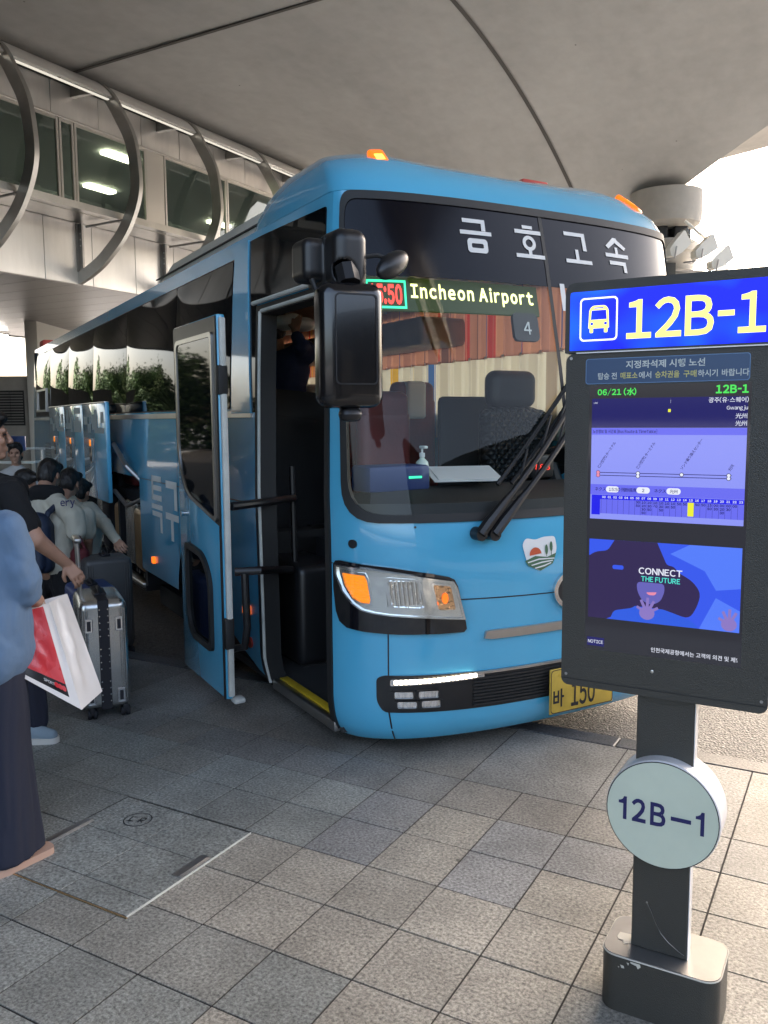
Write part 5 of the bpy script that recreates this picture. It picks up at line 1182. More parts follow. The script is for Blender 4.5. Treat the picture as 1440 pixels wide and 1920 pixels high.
q = MB(); fm = flatmap((0, -.0405, 0), (1, 0, 0), (0, 0, 1)); S_P = [(-.062, .318), (-.05, .296), (-.036, .262), (-.02, .235), (0, .215), (.03, .196), (.045, .189)]
q.tube([(x, -.041, z) for x, z in S_P], .0009, 5); q.lathe([(.003, -.042), (.003, -.04)], (-.062, 0, .319), 'Y', 8); kp(q, 'scratch', M['satin'], po_)
# round disc
q = MB(); q.lathe([(.152, -.085), (.156, -.08), (.156, .03), (.150, .035)], (-.02, 0, .612), 'Y', 64); dk = kp(q, 'number_disc', M['kiosk_side']); 
q = MB(); q.lathe([(.151, -.0875), (.151, -.085)], (-.02, 0, .612), 'Y', 64); kp(q, 'disc_face', M['discgreen'], dk)
q = MB(); q.lathe([(.1535, -.0865), (.1535, -.086), (.151, -.086), (.151, -.0865), (.1535, -.0865)], (-.02, 0, .612), 'Y', 64); kp(q, 'disc_gasket', M['rubber'], dk)
DF = flatmap((-.02, -.0878, .612), (1, 0, 0), (0, 0, 1)); q = MB(); text(q, DF, '12B', -.117, -.033, .1, .0008, .0036, fit=(.135, .068)); patch(q, DF, rrect(.028, -.006, .082, .005, .001), [], .1, .0008); 
q.v, q.f, q.mi = [], [], []
one = [(.55, 0), (.88, 0), (.88, 1), (.62, 1), (.5, .88), (.3, .82), (.12, .80), (.12, .68), (.55, .68)]
for x in (-.122, .088): patch(q, DF, [(x + a * .030, -.033 + c * .068) for a, c in one], [], .1, .0008)
text(q, DF, '2', -.082, -.033, .1, .0008, .003, fit=(.040, .069)); text(q, DF, 'B', -.030, -.033, .1, .0008, .003, fit=(.042, .068)); patch(q, DF, rrect(.026, -.007, .080, .005, .001), [], .1, .0008)
kp(q, 'disc_number', M['navyink'], dk, smooth=False)
# cabinet
CX0, CX1 = -.32, .237; fy = -.07
q = MB(); q.prism(rrect(CX0, .942, CX1, 1.897, .022, 5), lambda x, y, d: Vector((x, d, y)), fy, .03); cabn = kp(q, 'cabinet', M['kiosk'])
q = MB(); q.box((CX1 - .001, fy + .012, .97), (CX1 + .0015, .025, 1.89)); kp(q, 'side_trim', M['kiosk_side'], cabn, smooth=False)
q = MB(); q.box((CX0, fy - .0015, .9612), (CX1, fy, .9628)); kp(q, 'lower_gap', M['ink'], cabn, smooth=False)
q = MB(); q.lathe([(.005, -.0025), (.004, -.003)], (-.06, fy, 1.016), 'Y', 14); kp(q, 'sensor_eye', M['satin'], cabn)
KF = flatmap((0, fy, 0), (1, 0, 0), (0, 0, 1))
q = MB(); patch(q, KF, rrect(-.263, 1.812, .163, 1.882, .008), [rrect(-.261, 1.814, .161, 1.880, .007)], .2, .0012); npn = MB(); patch(npn, KF, rrect(-.263, 1.812, .163, 1.882, .008), [], .2, .0008); nb = kp(npn, 'notice_panel', M['panelblue'], cabn, smooth=False)
kp(q, 'panel_border', mat('notice_border_blue', (.10, .2, .36), .4), nb, smooth=False)
q = MB(); text(q, KF, '지정좌석제 시행 노선', -.152, 1.852, .03, .0016, .0006, fit=(.205, .021))
xx = -.228
q2 = MB()
for s, wd, y_ in (('탑승 전', .052, 0), ('매표소', .046, 1), ('에서', .033, 0), ('승차권을', .063, 1), ('구매', .033, 1), ('하시기', .049, 0), ('바랍니다', .066, 0)):
    text(q2 if y_ else q, KF, s, xx, 1.824, .03, .0016, .0005, fit=(wd, .0185)); xx += wd + (.0035 if s in ('매표소', '구매') else .010)
kp(q, 'notice_text', M['paneltext'], nb, smooth=False); kp(q2, 'notice_text_yellow', M['panelyellow'], nb, smooth=False)
# header box
q = MB(); q.prism(round_poly([(CX0 - .003, 1.9), (CX1, 1.9), (CX1, 2.092), (CX0 - .003, 2.092)], [.0, .0, .02, .03], 6), lambda x, y, d: Vector((x, d, y)), fy - .004, .04); hd_ = kp(q, 'header', M['kiosk'])
q = MB(); q.box((CX0 + .03, fy - .006, 1.8975), (CX1, fy + .02, 1.9005)); kp(q, 'header_gap', M['kiosk_side'], hd_, smooth=False)
HF = flatmap((0, fy - .0045, 0), (1, 0, 0), (0, 0, 1)); q = MB(); patch(q, HF, round_poly([(-.309, 1.906), (.226, 1.906), (.226, 2.066), (-.309, 2.066)], [0, 0, .008, .008]), [], .1, .0008); hf = kp(q, 'lit_face', M['headblue'], hd_, smooth=False)
q = MB(); text(q, HF, '12B-1', -.152, 1.931, .1, .0018, .002, fit=(.348, .105)); kp(q, 'header_number', M['signyellow'], hf, smooth=False)
q = MB(); patch(q, HF, rrect(-.281, 1.93, -.176, 2.048, .012), [rrect(-.2765, 1.9345, -.1805, 2.0435, .009)], .1, .0018); kp(q, 'pictogram_frame', M['signwhite'], hf, smooth=False)
q = MB(); bx, by, bw_, bh = -.257, 1.952, .058, .074
body_ = round_poly([(bx, by + .012), (bx + bw_, by + .012), (bx + bw_ * .96, by + bh * .86), (bx + bw_ * .8, by + bh), (bx + bw_ * .2, by + bh), (bx + bw_ * .04, by + bh * .86)], [.003, .003, .01, .01, .01, .01])
patch(q, HF, body_, [[(bx + .007, by + .036), (bx + bw_ - .007, by + .036), (bx + bw_ - .009, by + .061), (bx + .009, by + .061)], [(bx + .016, by + .066), (bx + bw_ - .016, by + .066), (bx + bw_ - .016, by + .0685), (bx + .016, by + .0685)], ellipse(bx + .01, by + .025, .004, .004, 12), ellipse(bx + bw_ - .01, by + .025, .004, .004, 12)], .1, .0018)
for a in (bx + .004, bx + bw_ - .014): patch(q, HF, rrect(a, by, a + .010, by + .013, .003), [], .1, .0018)
kp(q, 'bus_pictogram', M['signyellow'], hf, smooth=False)
# screen
q = MB(); q.box((-.251, fy - .0008, 1.058), (.168, fy, 1.808)); scr = kp(q, 'screen', M['screen_dark'], cabn, smooth=False)
SF = flatmap((0, fy - .0009, 0), (1, 0, 0), (0, 0, 1)); SX0, SX1 = -.243, .161
def rect(name, m, x0, z0, x1, z1, off): q = MB(); patch(q, SF, [(x0, z0), (x1, z0), (x1, z1), (x0, z1)], [], .3, off); return kp(q, name, m, scr, smooth=False)
rect('title_field', M['s_navy'], SX0, 1.692, SX1, 1.772, .0003); rect('route_field', M['s_pale'], SX0, 1.436, SX1, 1.691, .0003); rect('route_heading_bar', M['s_mid'], SX0, 1.672, SX1, 1.6905, .0006)
q = MB(); text(q, SF, '06/21 (水)', -.228, 1.779, .03, .001, .0009, fit=(.106, .021)); text(q, SF, '12B-1', .082, 1.780, .03, .001, .0012, fit=(.079, .022)); kp(q, 'green_text', M['s_green'], scr, smooth=False)
q = MB(); text(q, SF, '광주(유·스퀘어)', .065, 1.756, .03, .001, .0001, fit=(.097, .0145)); text(q, SF, 'Gwangju', .110, 1.735, .03, .001, .0001, fit=(.051, .013)); text(q, SF, '光州', .132, 1.715, .03, .001, .0, fit=(.028, .0135)); text(q, SF, '光州', .132, 1.696, .03, .001, .0, fit=(.028, .0135)); text(q, SF, 'LINE', -.238, 1.758, .01, .001, fit=(.011, .004))
patch(q, SF, [(-.031, 1.757), (-.0305, 1.757), (-.0305, 1.766), (-.031, 1.766)], [], .1, .001)
text(q, SF, 'CONNECT', -.103, 1.2885, .03, .0022, .0006, fit=(.116, .0185)); text(q, SF, 'NOTICE', -.241, 1.077, .03, .0022, .0002, fit=(.043, .0095)); text(q, SF, '인천국제공항에서는 고객의 의견 및 제안', -.064, 1.072,   .0165, .0022, .0001, fit=(.232, .0135), clip=.161)
kp(q, 'white_text', M['s_white'], scr, smooth=False)
q = MB(); text(q, SF, 'THE FUTURE', -.096, 1.2685, .03, .0022, .0006, fit=(.104, .0145)); kp(q, 'cyan_text', M['s_cyan'], scr, smooth=False)
rect('yellow_chip', M['s_yellow'], -.037, 1.733, -.030, 1.741, .001)
q = MB(); text(q, SF, '노선정보 및 시간표 [Bus Route & TimeTable]', -.239, 1.676, .02, .0012, .0003, fit=(.175, .0105))
for z0 in (1.558, 1.566):
    z1 = z0 + .004
    patch(q, SF, [(-.222, z0 + .0), (.128, z0 + .0), (.128, z0 + .0018), (-.222, z0 + .0018)], [], .3, .001)
for s, x in (('仁川空港2ターミナル', -.219), ('仁川空港1ターミナル', -.112), ('ソンド乗り換えセンター', .004), ('光州', .124)):
    text(q, SF, s, x, 1.578, .0095, .001, .0001, rot=R(58))
for x in (-.222, -.112, .003, .121):
    for z in (1.559, 1.567) if x != .003 else (1.566,): patch(q, SF, ellipse(x, z, .0058, .0058, 16), [], .1, .0013)
text(q, SF, 'ネクスト', -.231, 1.516, .0115, .001, .0001); text(q, SF, '残餘座席', -.157, 1.516, .0115, .001, .0001); text(q, SF, 'ネクスト', -.068, 1.516, .0115, .001, .0001)
kp(q, 'route_print', M['s_ink'], scr, smooth=False)
q = MB()
for x in (-.112, .003, .121):
    for z in (1.559, 1.567) if x != .003 else (1.566,): patch(q, SF, ellipse(x, z, .0042, .0042, 16), [], .1, .0016)
for x, w in ((-.199, .036), (-.115, .036), (-.035, .037)): patch(q, SF, rrect(x, 1.512, x + w, 1.529, .008), [], .1, .0012)
kp(q, 'white_pill', M['s_white'], scr, smooth=False)
q = MB()
for z in (1.559, 1.567): patch(q, SF, ellipse(-.222, z, .0046, .0046, 16), [], .1, .0016)
kp(q, 'start_marker', M['s_pink'], scr, smooth=False)
q = MB(); patch(q, SF, [(SX0, 1.505), (SX1, 1.505), (SX1, 1.5335), (SX0, 1.5335)], [], .3, .0006); patch(q, SF, [(-.215, 1.452), (SX1, 1.452), (SX1, 1.492), (-.215, 1.492)], [], .3, .0006); kp(q, 'timetable_field', M['s_mid'], scr, smooth=False)
q = MB(); patch(q, SF, [(SX0 + .004, 1.492), (SX1, 1.492), (SX1, 1.504), (SX0 + .004, 1.504)], [], .3, .001); patch(q, SF, [(SX0 + .004, 1.448), (-.215, 1.448), (-.215, 1.492), (SX0 + .004, 1.492)], [], .3, .001); kp(q, 'timetable_header', M['s_blue'], scr, smooth=False)
q = MB(); q2 = MB(); cw = (SX1 + .212) / 24
tt = {6: '30 50', 7: '10 20 30 50', 8: '10 30 50', 9: '10 40', 10: '10 30 50', 11: '10 30', 12: '10 50', 13: '50', 14: '50', 16: '50', 17: '50', 18: '15 50', 19: '00 30', 20: '00 20 30', 21: '00 30', 22: '00'}
for k in range(24):
    x = -.212 + k * cw; text(q2, SF, '%02d' % k, x + .003, 1.4955, .0075, .0014, .0002)
    patch(q, SF, [(x, 1.452), (x + .0006, 1.452), (x + .0006, 1.492), (x, 1.492)], [], .1, .001)
    for r_, s in enumerate(tt.get(k, '').split()): text(q, SF, s, x + .003, 1.484 - r_ * .0095, .0085, .0014, .0003)
text(q, SF, '15:50', -.191, 1.516, .0115, .0016, .0002); text(q, SF, '2', -.1, 1.516, .0115, .0016, .0002); text(q, SF, '光州', -.027, 1.516, .0115, .0016, .0001)
kp(q, 'timetable_print', M['s_ink'], scr, smooth=False); kp(q2, 'hour_print', M['s_white'], scr, smooth=False)
x = -.212 + 15 * cw; rect('current_hour', M['s_yellow'], x, 1.455, x + cw, 1.492, .0018)
# video still: child in a brown hat against blue, hands raised
VZ0, VZ1 = 1.152, 1.378; rect('video_field', M['s_sky'], SX0, VZ0, SX1, VZ1, .0003)
q = MB(); patch(q, SF, [(.03, VZ1), (SX1, VZ1), (SX1, 1.27), (.10, 1.26), (.07, 1.31), (-.02, 1.35)], [], .05, .0006); patch(q, SF, [(.06, VZ0), (SX1, VZ0), (SX1, 1.21), (.1, 1.24)], [], .05, .0006); kp(q, 'video_light', M['s_sky2'], scr, smooth=False)
hat = round_poly([(SX0, VZ0 + .0), (SX0, 1.33), (-.225, 1.342), (-.19, 1.348), (-.172, VZ1), (-.055, VZ1), (-.028, 1.318), (-.01, 1.316), (.003, 1.30), (.04, 1.28), (.062, 1.25), (.055, 1.215), (.035, 1.175), (-.02, 1.19), (-.10, 1.20), (-.19, VZ0)], [0, 0, .01, .01, 0, 0, .01, .01, .01, .02, .03, .03, .02, .05, .03, 0])
q = MB(); patch(q, SF, hat, [rrect(-.176, 1.296, -.145, 1.308, .005)], .05, .0008); kp(q, 'video_hat', M['s_dusk'], scr, smooth=False)
q = MB(); patch(q, SF, round_poly([(-.108, 1.266), (-.034, 1.266), (-.032, 1.245), (-.042, 1.216), (-.068, 1.203), (-.092, 1.214), (-.106, 1.24)], .02), [], .05, .0012); kp(q, 'video_face', M['s_face'], scr, smooth=False)
q = MB(); patch(q, SF, round_poly([(-.082, 1.238), (-.052, 1.241), (-.058, 1.232), (-.074, 1.231)], .004), [], .05, .0014); kp(q, 'video_mouth', M['s_pink'], scr, smooth=False)
q = MB()
for hx, hz, s in ((-.078, 1.168, .95), (.135, 1.16, .9)):
    patch(q, SF, ellipse(hx, hz + .012, .022 * s, .02 * s, 16), [], .1, .0016)
    for a, l in ((150, .034), (115, .042), (88, .046), (62, .042), (30, .036)):
        c_, s_ = math.cos(R(a)), math.sin(R(a)); px, pz = -s_ * .0045, c_ * .0045; e = (hx + c_ * l * s, hz + .012 + s_ * l * s)
        if e[0] < SX1: patch(q, SF, [(hx + px, hz + .012 + pz), (hx - px, hz + .012 - pz), (e[0] - px * .8, e[1] - pz * .8), (e[0] + px * .8, e[1] + pz * .8)], [], .1, .0016)
kp(q, 'video_hands', M['s_hand'], scr, smooth=False)
q = MB(); patch(q, SF, round_poly([(-.18, VZ0), (-.17, 1.178), (-.12, 1.19), (-.11, 1.198), (-.07, 1.19), (-.04, 1.196), (.0, 1.185), (.045, 1.168), (.06, VZ0)], .01), [], .05, .0010); kp(q, 'video_shirt', M['s_shirt'], scr, smooth=False)
rect('notice_chip', M['s_navy'], SX0 - .001, 1.069, -.195, 1.094, .001)
q = MB()
for x, z in ((-.305, 1.885), (-.305, .975), (.222, .975), (.222, 1.885)): q.lathe([(.0045, -.0012), (.004, -.0022)], (x, fy, z), 'Y', 12)
kp(q, 'screw', M['steel'], cabn)
# ---------------------------------------------------------------- people and luggage
def at(px, py, d):
    """point at distance d ahead (world Y) seen at this place in the photograph"""
    r = _fw + _rt2 * ((px - 720) / 1591) - _up2 * ((py - 960) / 1591); return np.array(Vector((0, 0, 1.72)) + r * (d / r.y))
Z_ = np.array([0, 0, 1.0])
def nz(v): v = np.array(v, float); return v / np.linalg.norm(v)
def hand(w, d, n, thumb=1, s=1.0, curl=.5):
    """palm, four fingers of different length and a thumb; d wrist->knuckles, n the side the fingers bend to"""
    d = nz(d); n = nz(np.array(n) - d * np.dot(n, d)); l = np.cross(d, n); o = []
    w = np.array(w, float)
    for k in (-.027, -.009, .009, .027): o.append(('cone', w + d * .012 * s + l * k * .6 * s, w + d * .082 * s + l * k * s, .0155 * s, .0125 * s, .012))
    for k, L, c0 in ((-.030, .90, .9), (-.0105, 1.05, 1), (.0105, 1.0, 1.05), (.030, .78, 1.15)):
        p = w + d * .084 * s + l * k * s; a = curl * .5 * c0; r = .0095 * s
        for seg in (.042, .028, .021):
            e = p + (d * math.cos(a) + n * math.sin(a)) * seg * L * s; o.append(('cone', p, e, r, r * .9, .005)); p = e; r *= .9; a += curl * c0
    p = w + d * .025 * s + l * thumb * -.028 * s; e = p + (d * .6 - l * thumb * .6 + n * .35) * .04 * s; o.append(('cone', p, e, .0125 * s, .011 * s, .01)); e2 = e + (d * .8 + n * .5 - l * thumb * .1) * .03 * s; o.append(('cone', e, e2, .0105 * s, .009 * s, .005))
    return o
def head(c, f, s=1.0, tilt=0.0):
    """skin shapes of a head centred at c facing f; returns (skin, hair, eyes)"""
    c = np.array(c, float); f = nz(np.array([f[0], f[1], 0])); r = np.array([f[1], -f[0], 0]); up = nz(Z_ + f * tilt); f = nz(f - up * np.dot(f, up)); ph = math.atan2(f[1], f[0]) - math.pi / 2
    P = lambda a, b, z: c + (f * a + r * b + up * z) * s
    sk = [('ell', P(-.012, 0, .03), (.076 * s, .094 * s, .093 * s), .02, ph), ('ell', P(.012, 0, -.045), (.060 * s, .072 * s, .072 * s), .04, ph), ('ell', P(.055, 0, -.095), (.030 * s, .028 * s, .024 * s), .03, ph),
          ('cone', P(.088, 0, .018), P(.108, 0, -.022), .010 * s, .0135 * s, .012), ('ell', P(.100, 0, -.026), (.019 * s, .012 * s, .010 * s), .008, ph), ('cone', P(.078, -.035, .035), P(.078, .035, .035), .013 * s, .013 * s, .015),
          ('ell', P(.066, -.038, -.02), (.022 * s, .02 * s, .022 * s), .02, ph), ('ell', P(.066, .038, -.02), (.022 * s, .02 * s, .022 * s), .02, ph),
          ('-ell', P(.092, -.031, .012), (.017 * s, .010 * s, .011 * s), .008, ph), ('-ell', P(.092, .031, .012), (.017 * s, .010 * s, .011 * s), .008, ph),
          ('ell', P(.083, 0, -.060), (.024 * s, .011 * s, .006 * s), .005, ph), ('ell', P(.082, 0, -.071), (.020 * s, .011 * s, .006 * s), .005, ph),
          ('ell', P(-.008, -.078, -.005), (.011 * s, .022 * s, .032 * s), .008, ph), ('ell', P(-.008, .078, -.005), (.011 * s, .022 * s, .032 * s), .008, ph),
          ('cone', P(-.03, 0, -.06), P(-.045, 0, -.16), .052 * s, .056 * s, .03)]
    ha = [('ell', P(-.02, 0, .045), (.086 * s, .106 * s, .098 * s), .02, ph), ('ell', P(-.055, 0, -.02), (.076 * s, .060 * s, .085 * s), .03, ph), ('ell', P(.05, .02, .10), (.06 * s, .05 * s, .04 * s), .03, ph),
          ('-ell', P(.10, 0, -.035), (.085 * s, .075 * s, .11 * s), .012, ph), ('-ell', P(.0, -.085, -.035), (.03 * s, .03 * s, .045 * s), .01, ph), ('-ell', P(.0, .085, -.035), (.03 * s, .03 * s, .045 * s), .01, ph)]
    ey = [('ell', P(.083, -.031, .013), (.013 * s, .009 * s, .006 * s), .003, ph), ('ell', P(.083, .031, .013), (.013 * s, .009 * s, .006 * s), .003, ph)]
    return sk, ha, ey
def shifted(prims, o):
    out = []
    for p in prims:
        p = list(p); p[1] = np.array(p[1], float) - o
        if p[0].endswith('cone'): p[2] = np.array(p[2], float) - o
        out.append(tuple(p))
    return out
def figure(label, root, layers, h=.008, group=None, cat='person', name='person'):
    """layers: (name, prims, material[, voxel]) with the body first"""
    root = np.array(root, float); t = thing(name, label, cat, tuple(root), 0, group)
    for L in layers: soft(L[0], shifted(L[1], root), L[2], t, L[3] if len(L) > 3 else h)
    return t
M['iris'] = mat('dark_eye', (.01, .008, .006), .15)
# --- woman in the denim shirt, cut by the left edge of the picture
rt_w = (-1.44, 3.2, 0)
S1 = at(14, 995, 3.17); E1 = at(52, 1112, 3.22); W1_ = at(70, 1128, 3.36); hd = at(-62, 880, 3.2); ch = at(-28, 1050, 3.22); hp = at(-20, 1240, 3.24)
sk, ha, ey = head(hd, (.35, .9, 0)); nb = hd + np.array([-.0, -.03, -.15])
body = sk + [('cone', nb, nb - Z_ * .05, .055, .06, .03), ('cone', S1 - [.06, 0, 0], E1, .055, .043, .03), ('cone', E1, W1_, .042, .028, .03), ('cone', ch - [.1, 0, 0], hp - [.1, 0, 0], .10, .10, .05)] + hand(W1_, (.05, .25, -.35), (-1, 0, 0), 1, .95, .9)
for dx, dy in ((0, 0), (-.26, .10)): f0 = np.array([-1.41 + dx, 3.20 + dy, 0]); body += [('cone', f0 + [-.04, .0, .22], f0 + [-.03, .0, .07], .05, .042, .04), ('cone', f0 + [-.01, .02, .06], f0 + [-.10, -.13, .05], .036, .030, .03)]
shirt = [('cone', S1 - np.array([.02, 0, .0]), S1 - np.array([.36, -.03, 0]), .075, .075, .06), ('cone', at(-35, 1040, 3.22), at(-36, 1210, 3.22), .165, .20, .06), ('cone', at(-110, 1040, 3.26), at(-110, 1225, 3.26), .16, .19, .06),
         ('cone', S1, at(42, 1085, 3.19), .073, .069, .05), ('cone', at(42, 1085, 3.19), at(49, 1110, 3.21), .069, .058, .04), ('cone', nb - Z_ * .03, nb - Z_ * .07, .075, .09, .04), ('ell', at(30, 1060, 3.14), (.05, .04, .07), .03)]
hipw = np.array([rt_w[0], rt_w[1], 0])
trs = [('cone', at(-22, 1270, 3.22), at(-16, 1400, 3.21), .15, .148, .02), ('cone', at(-16, 1400, 3.21), at(5, 1640, 3.19), .148, .178, .02), ('cone', at(-110, 1270, 3.26), at(-105, 1640, 3.26), .14, .16, .02), ('-box', hipw + [0, 0, -.4], (.7, .7, .436), .01, .005)]
wm = figure('woman in loose light blue denim shirt and wide navy trousers, cut off at the left', rt_w, [('body', body, M['skin']), ('hair', ha + [('cone', hd - [0, .05, .0], hd - [.0, .07, .28], .07, .05, .03)], M['hair'], .012), ('eyes', ey, M['iris'], .004), ('shirt', shirt, M['denim'], .009), ('trousers', trs, M['navycloth'], .009)])
so = MB(); 
for dx, dy in ((0, 0), (-.26, .10)):
    P_ = [(-.045, -.13), (0, -.145), (.045, -.13), (.04, .0), (.055, .10), (.03, .15), (-.03, .14), (-.05, .06)]; T = Matrix.Rotation(R(145), 3, 'Z')
    so.prism(round_poly(P_, .04), lambda x, y, d, dx=dx, dy=dy, T=T: T @ Vector((x, y, d)) + Vector((-1.435 + dx - rt_w[0], 3.145 + dy - rt_w[1], 0)), .0, .03)
so.build('sandal', M['tan'], wm)
# --- paper carrier bag
bo_ = at(85, 1118, 3.36); bag = thing('shopping_bag', 'glossy white carrier bag with red petal print front, held by the woman in denim', 'shopping bag', tuple(bo_))
A_, B_, C_ = at(18, 1150, 3.25), at(92, 1130, 3.36), at(126, 1113, 3.54); D_ = A_ + (C_ - B_)
a_, b_, c_ = at(38, 1268, 3.21), at(153, 1331, 3.33), at(192, 1296, 3.50); d_ = a_ + (c_ - b_)
def quadgrid(mb, p00, p10, p11, p01, nu, nv, amp, seed, v0=0, v1=1):
    rnd = random.Random(seed); n = nz(np.cross(p10 - p00, p01 - p00)); vs_ = []; ph = [rnd.uniform(0, 6) for _ in range(6)]
    for j in range(nv + 1):
        v = v0 + (v1 - v0) * j / nv
        for i in range(nu + 1):
            u = i / nu; p = (p00 * (1 - u) + p10 * u) * (1 - v) + (p01 * (1 - u) + p11 * u) * v
            e = math.sin(math.pi * u) ** .7 * math.sin(math.pi * min(1, v * 1.1 + .02)) ** .5 if 0 < u < 1 else 0
            w = math.sin(u * 5 + v * 4 + ph[0]) + .7 * abs(math.sin(v * 9 - u * 6 + ph[1])) + .5 * math.sin(u * 13 + ph[2] + v * 3); vs_.append(p + n * amp * w * e - bo_)
    mb.add(vs_, [(j * (nu + 1) + i, j * (nu + 1) + i + 1, (j + 1) * (nu + 1) + i + 1, (j + 1) * (nu + 1) + i) for j in range(nv) for i in range(nu)])
q = MB(); quadgrid(q, B_, C_, c_, b_, 14, 26, .008, 1); quadgrid(q, C_, D_, d_, c_, 10, 18, .008, 2); quadgrid(q, D_, A_, a_, d_, 8, 12, .006, 3); quadgrid(q, a_, b_, c_, d_, 6, 6, 0, 4); quadgrid(q, A_, B_, b_, a_, 12, 8, .0, 5, .93, 1); quadgrid(q, A_, B_, b_, a_, 12, 5, .004, 5, 0, .02); q.build('paper', M['bagwhite'], bag, ang=60)
q = MB(); B2_, b2_ = A_ * .17 + B_ * .83, a_ * .17 + b_ * .83; quadgrid(q, B2_, B_, b_, b2_, 3, 12, .003, 5, .02, .93); q.build('white_margin', M['bagwhite'], bag, ang=60); q = MB(); quadgrid(q, A_, B2_, b2_, a_, 12, 16, .006, 6, .02, .80); q.build('red_print', M['bagred'], bag, ang=60)
q = MB(); quadgrid(q, A_, B2_, b2_, a_, 12, 6, .004, 6, .80, .93); q.build('black_print', M['bagblack'], bag, ang=60)
n0 = -nz(np.cross(B_ - A_, a_ - A_)) 
if n0[1] > 0: n0 = -n0
fx_ = nz(b_ - a_); oz = -nz(np.array([0, 0, 1.0])); o_ = a_ * .13 + A_ * .0 + 0
base_ = A_ * (1 - .895) + a_ * .895; bx_ = (B_ * .105 + b_ * .895) - base_; L_b = np.linalg.norm(bx_); bx_ = bx_ / L_b; by_ = nz(A_ - a_); by_ = nz(by_ - bx_ * by_.dot(bx_) * .0)
BFm = lambda q_: (base_ - bo_ + q_[:, :1] * bx_ + q_[:, 1:] * by_ + n0 * .009, np.tile(n0, (len(q_), 1)))
q = MB()
for k in range(3): patch(q, BFm, ellipse(L_b * .62 + k * .017, .012, .011, .011, 12), [], .1, .001)
q.build('red_dots', M['bagred'], bag, smooth=False)
q = MB(); text(q, BFm, 'SPORT', L_b * .40, .004, .02, .001, fit=(.05, .012)); q.build('bag_lettering', M['paper'], bag, smooth=False)
q = MB(); hh_ = at(78, 1122, 3.36) - bo_; m1 = A_ * .45 + B_ * .55 - bo_; m2 = A_ * .15 + B_ * .85 - bo_; q.tube([m1, hh_ + [0, 0, .02], m2], .004, 6); q.build('bag_handle', M['white_rubber'], bag)
# --- man in the black T-shirt
rt_m = (-1.98, 4.55, 0); hd = at(-22, 820, 4.55); sk, ha, ey = head(hd, (1, .35, 0), 1.02)
S1 = at(18, 928, 4.40); E1 = at(68, 1012, 4.38); W1_ = at(124, 1056, 4.52); nb = at(-24, 890, 4.55); ch = at(-42, 960, 4.55); hp = at(-30, 1085, 4.55)
body = sk + [('cone', nb, nb - Z_ * .05, .06, .065, .03), ('cone', S1, E1, .055, .046, .03), ('cone', E1, W1_, .046, .029, .02), ('cone', ch, hp, .11, .12, .05), ('cone', S1 + [-.12, .33, 0], hp + [.0, .2, .05], .05, .035, .02)] + hand(W1_, (.55, .05, -.75), (-.5, .6, -.2), 1, 1.02, .75)
hm = np.array(rt_m)
body += [('cone', hm + [.0, -.1, .9], hm + [.06, -.1, .48], .085, .06, .04), ('cone', hm + [.06, -.1, .48], hm + [.10, -.09, .09], .058, .04, .03), ('cone', hm + [-.05, .1, .9], hm + [-.12, .12, .48], .085, .06, .04), ('cone', hm + [-.12, .12, .48], hm + [-.22, .12, .09], .058, .04, .03)]
shirt = [('cone', ch + [-.02, -.09, .0], ch + [-.02, .11, .0], .135, .135, .08), ('cone', ch + [-.02, -.06, -.02], hp + [0, -.05, .02], .15, .14, .08), ('cone', ch + [-.02, .08, -.02], hp + [0, .06, .02], .15, .14, .08), ('cone', S1 + [0, 0, .0], S1 * .34 + E1 * .66, .075, .070, .05), ('cone', S1 + [-.01, .05, .01], nb + [-.01, 0, -.05], .075, .075, .06), ('cone', S1 + [-.12, .34, 0], S1 + [-.10, .34, -.22], .075, .07, .05), ('cone', S1 + [-.10, .28, .01], nb + [-.01, 0, -.05], .075, .075, .06)]
pants = [('cone', hp + [0, -.06, .04], hm + [.03, -.1, .5], .125, .085, .05), ('cone', hp + [0, .08, .04], hm + [-.11, .12, .5], .125, .085, .05), ('cone', hm + [.03, -.1, .5], hm + [.08, -.1, .11], .085, .07, .03), ('cone', hm + [-.11, .12, .5], hm + [-.22, .12, .11], .085, .07, .03)]
mn = figure('man in a black T-shirt and dark trousers reaching for the suitcase handle', rt_m, [('body', body, M['skin'], .007), ('hair', ha, M['hair'], .008), ('eyes', ey, M['iris'], .004), ('shirt', shirt, M['blackcloth'], .009), ('trousers', pants, M['navycloth'], .010)])
f1 = np.array([-1.99, 4.42, 0]); shp = []
for f in (f1, f1 + [-.30, .24, 0]): shp += [('cone', f + [.0, 0, .07], f + [.10, 0, .06], .045, .042, .04), ('cone', f + [.10, 0, .055], f + [.19, -.01, .04], .042, .034, .03), ('cone', f + [0, 0, .08], f + [-.0, 0, .12], .046, .042, .03)]
q = soft('shoe', shifted(shp, np.array(rt_m)), M['shoe'], mn, .007)
q = MB()
for f in (f1, f1 + [-.30, .24, 0]): q.prism(round_poly([(-.055, -.045), (.12, -.05), (.22, -.04), (.235, 0), (.21, .035), (.1, .05), (-.055, .045)], .03), lambda x, y, d, f=f: Vector((f[0] - rt_m[0] + x, f[1] - rt_m[1] + y, d)), .001, .032)
q.build('shoe_sole', M['sole'], mn)
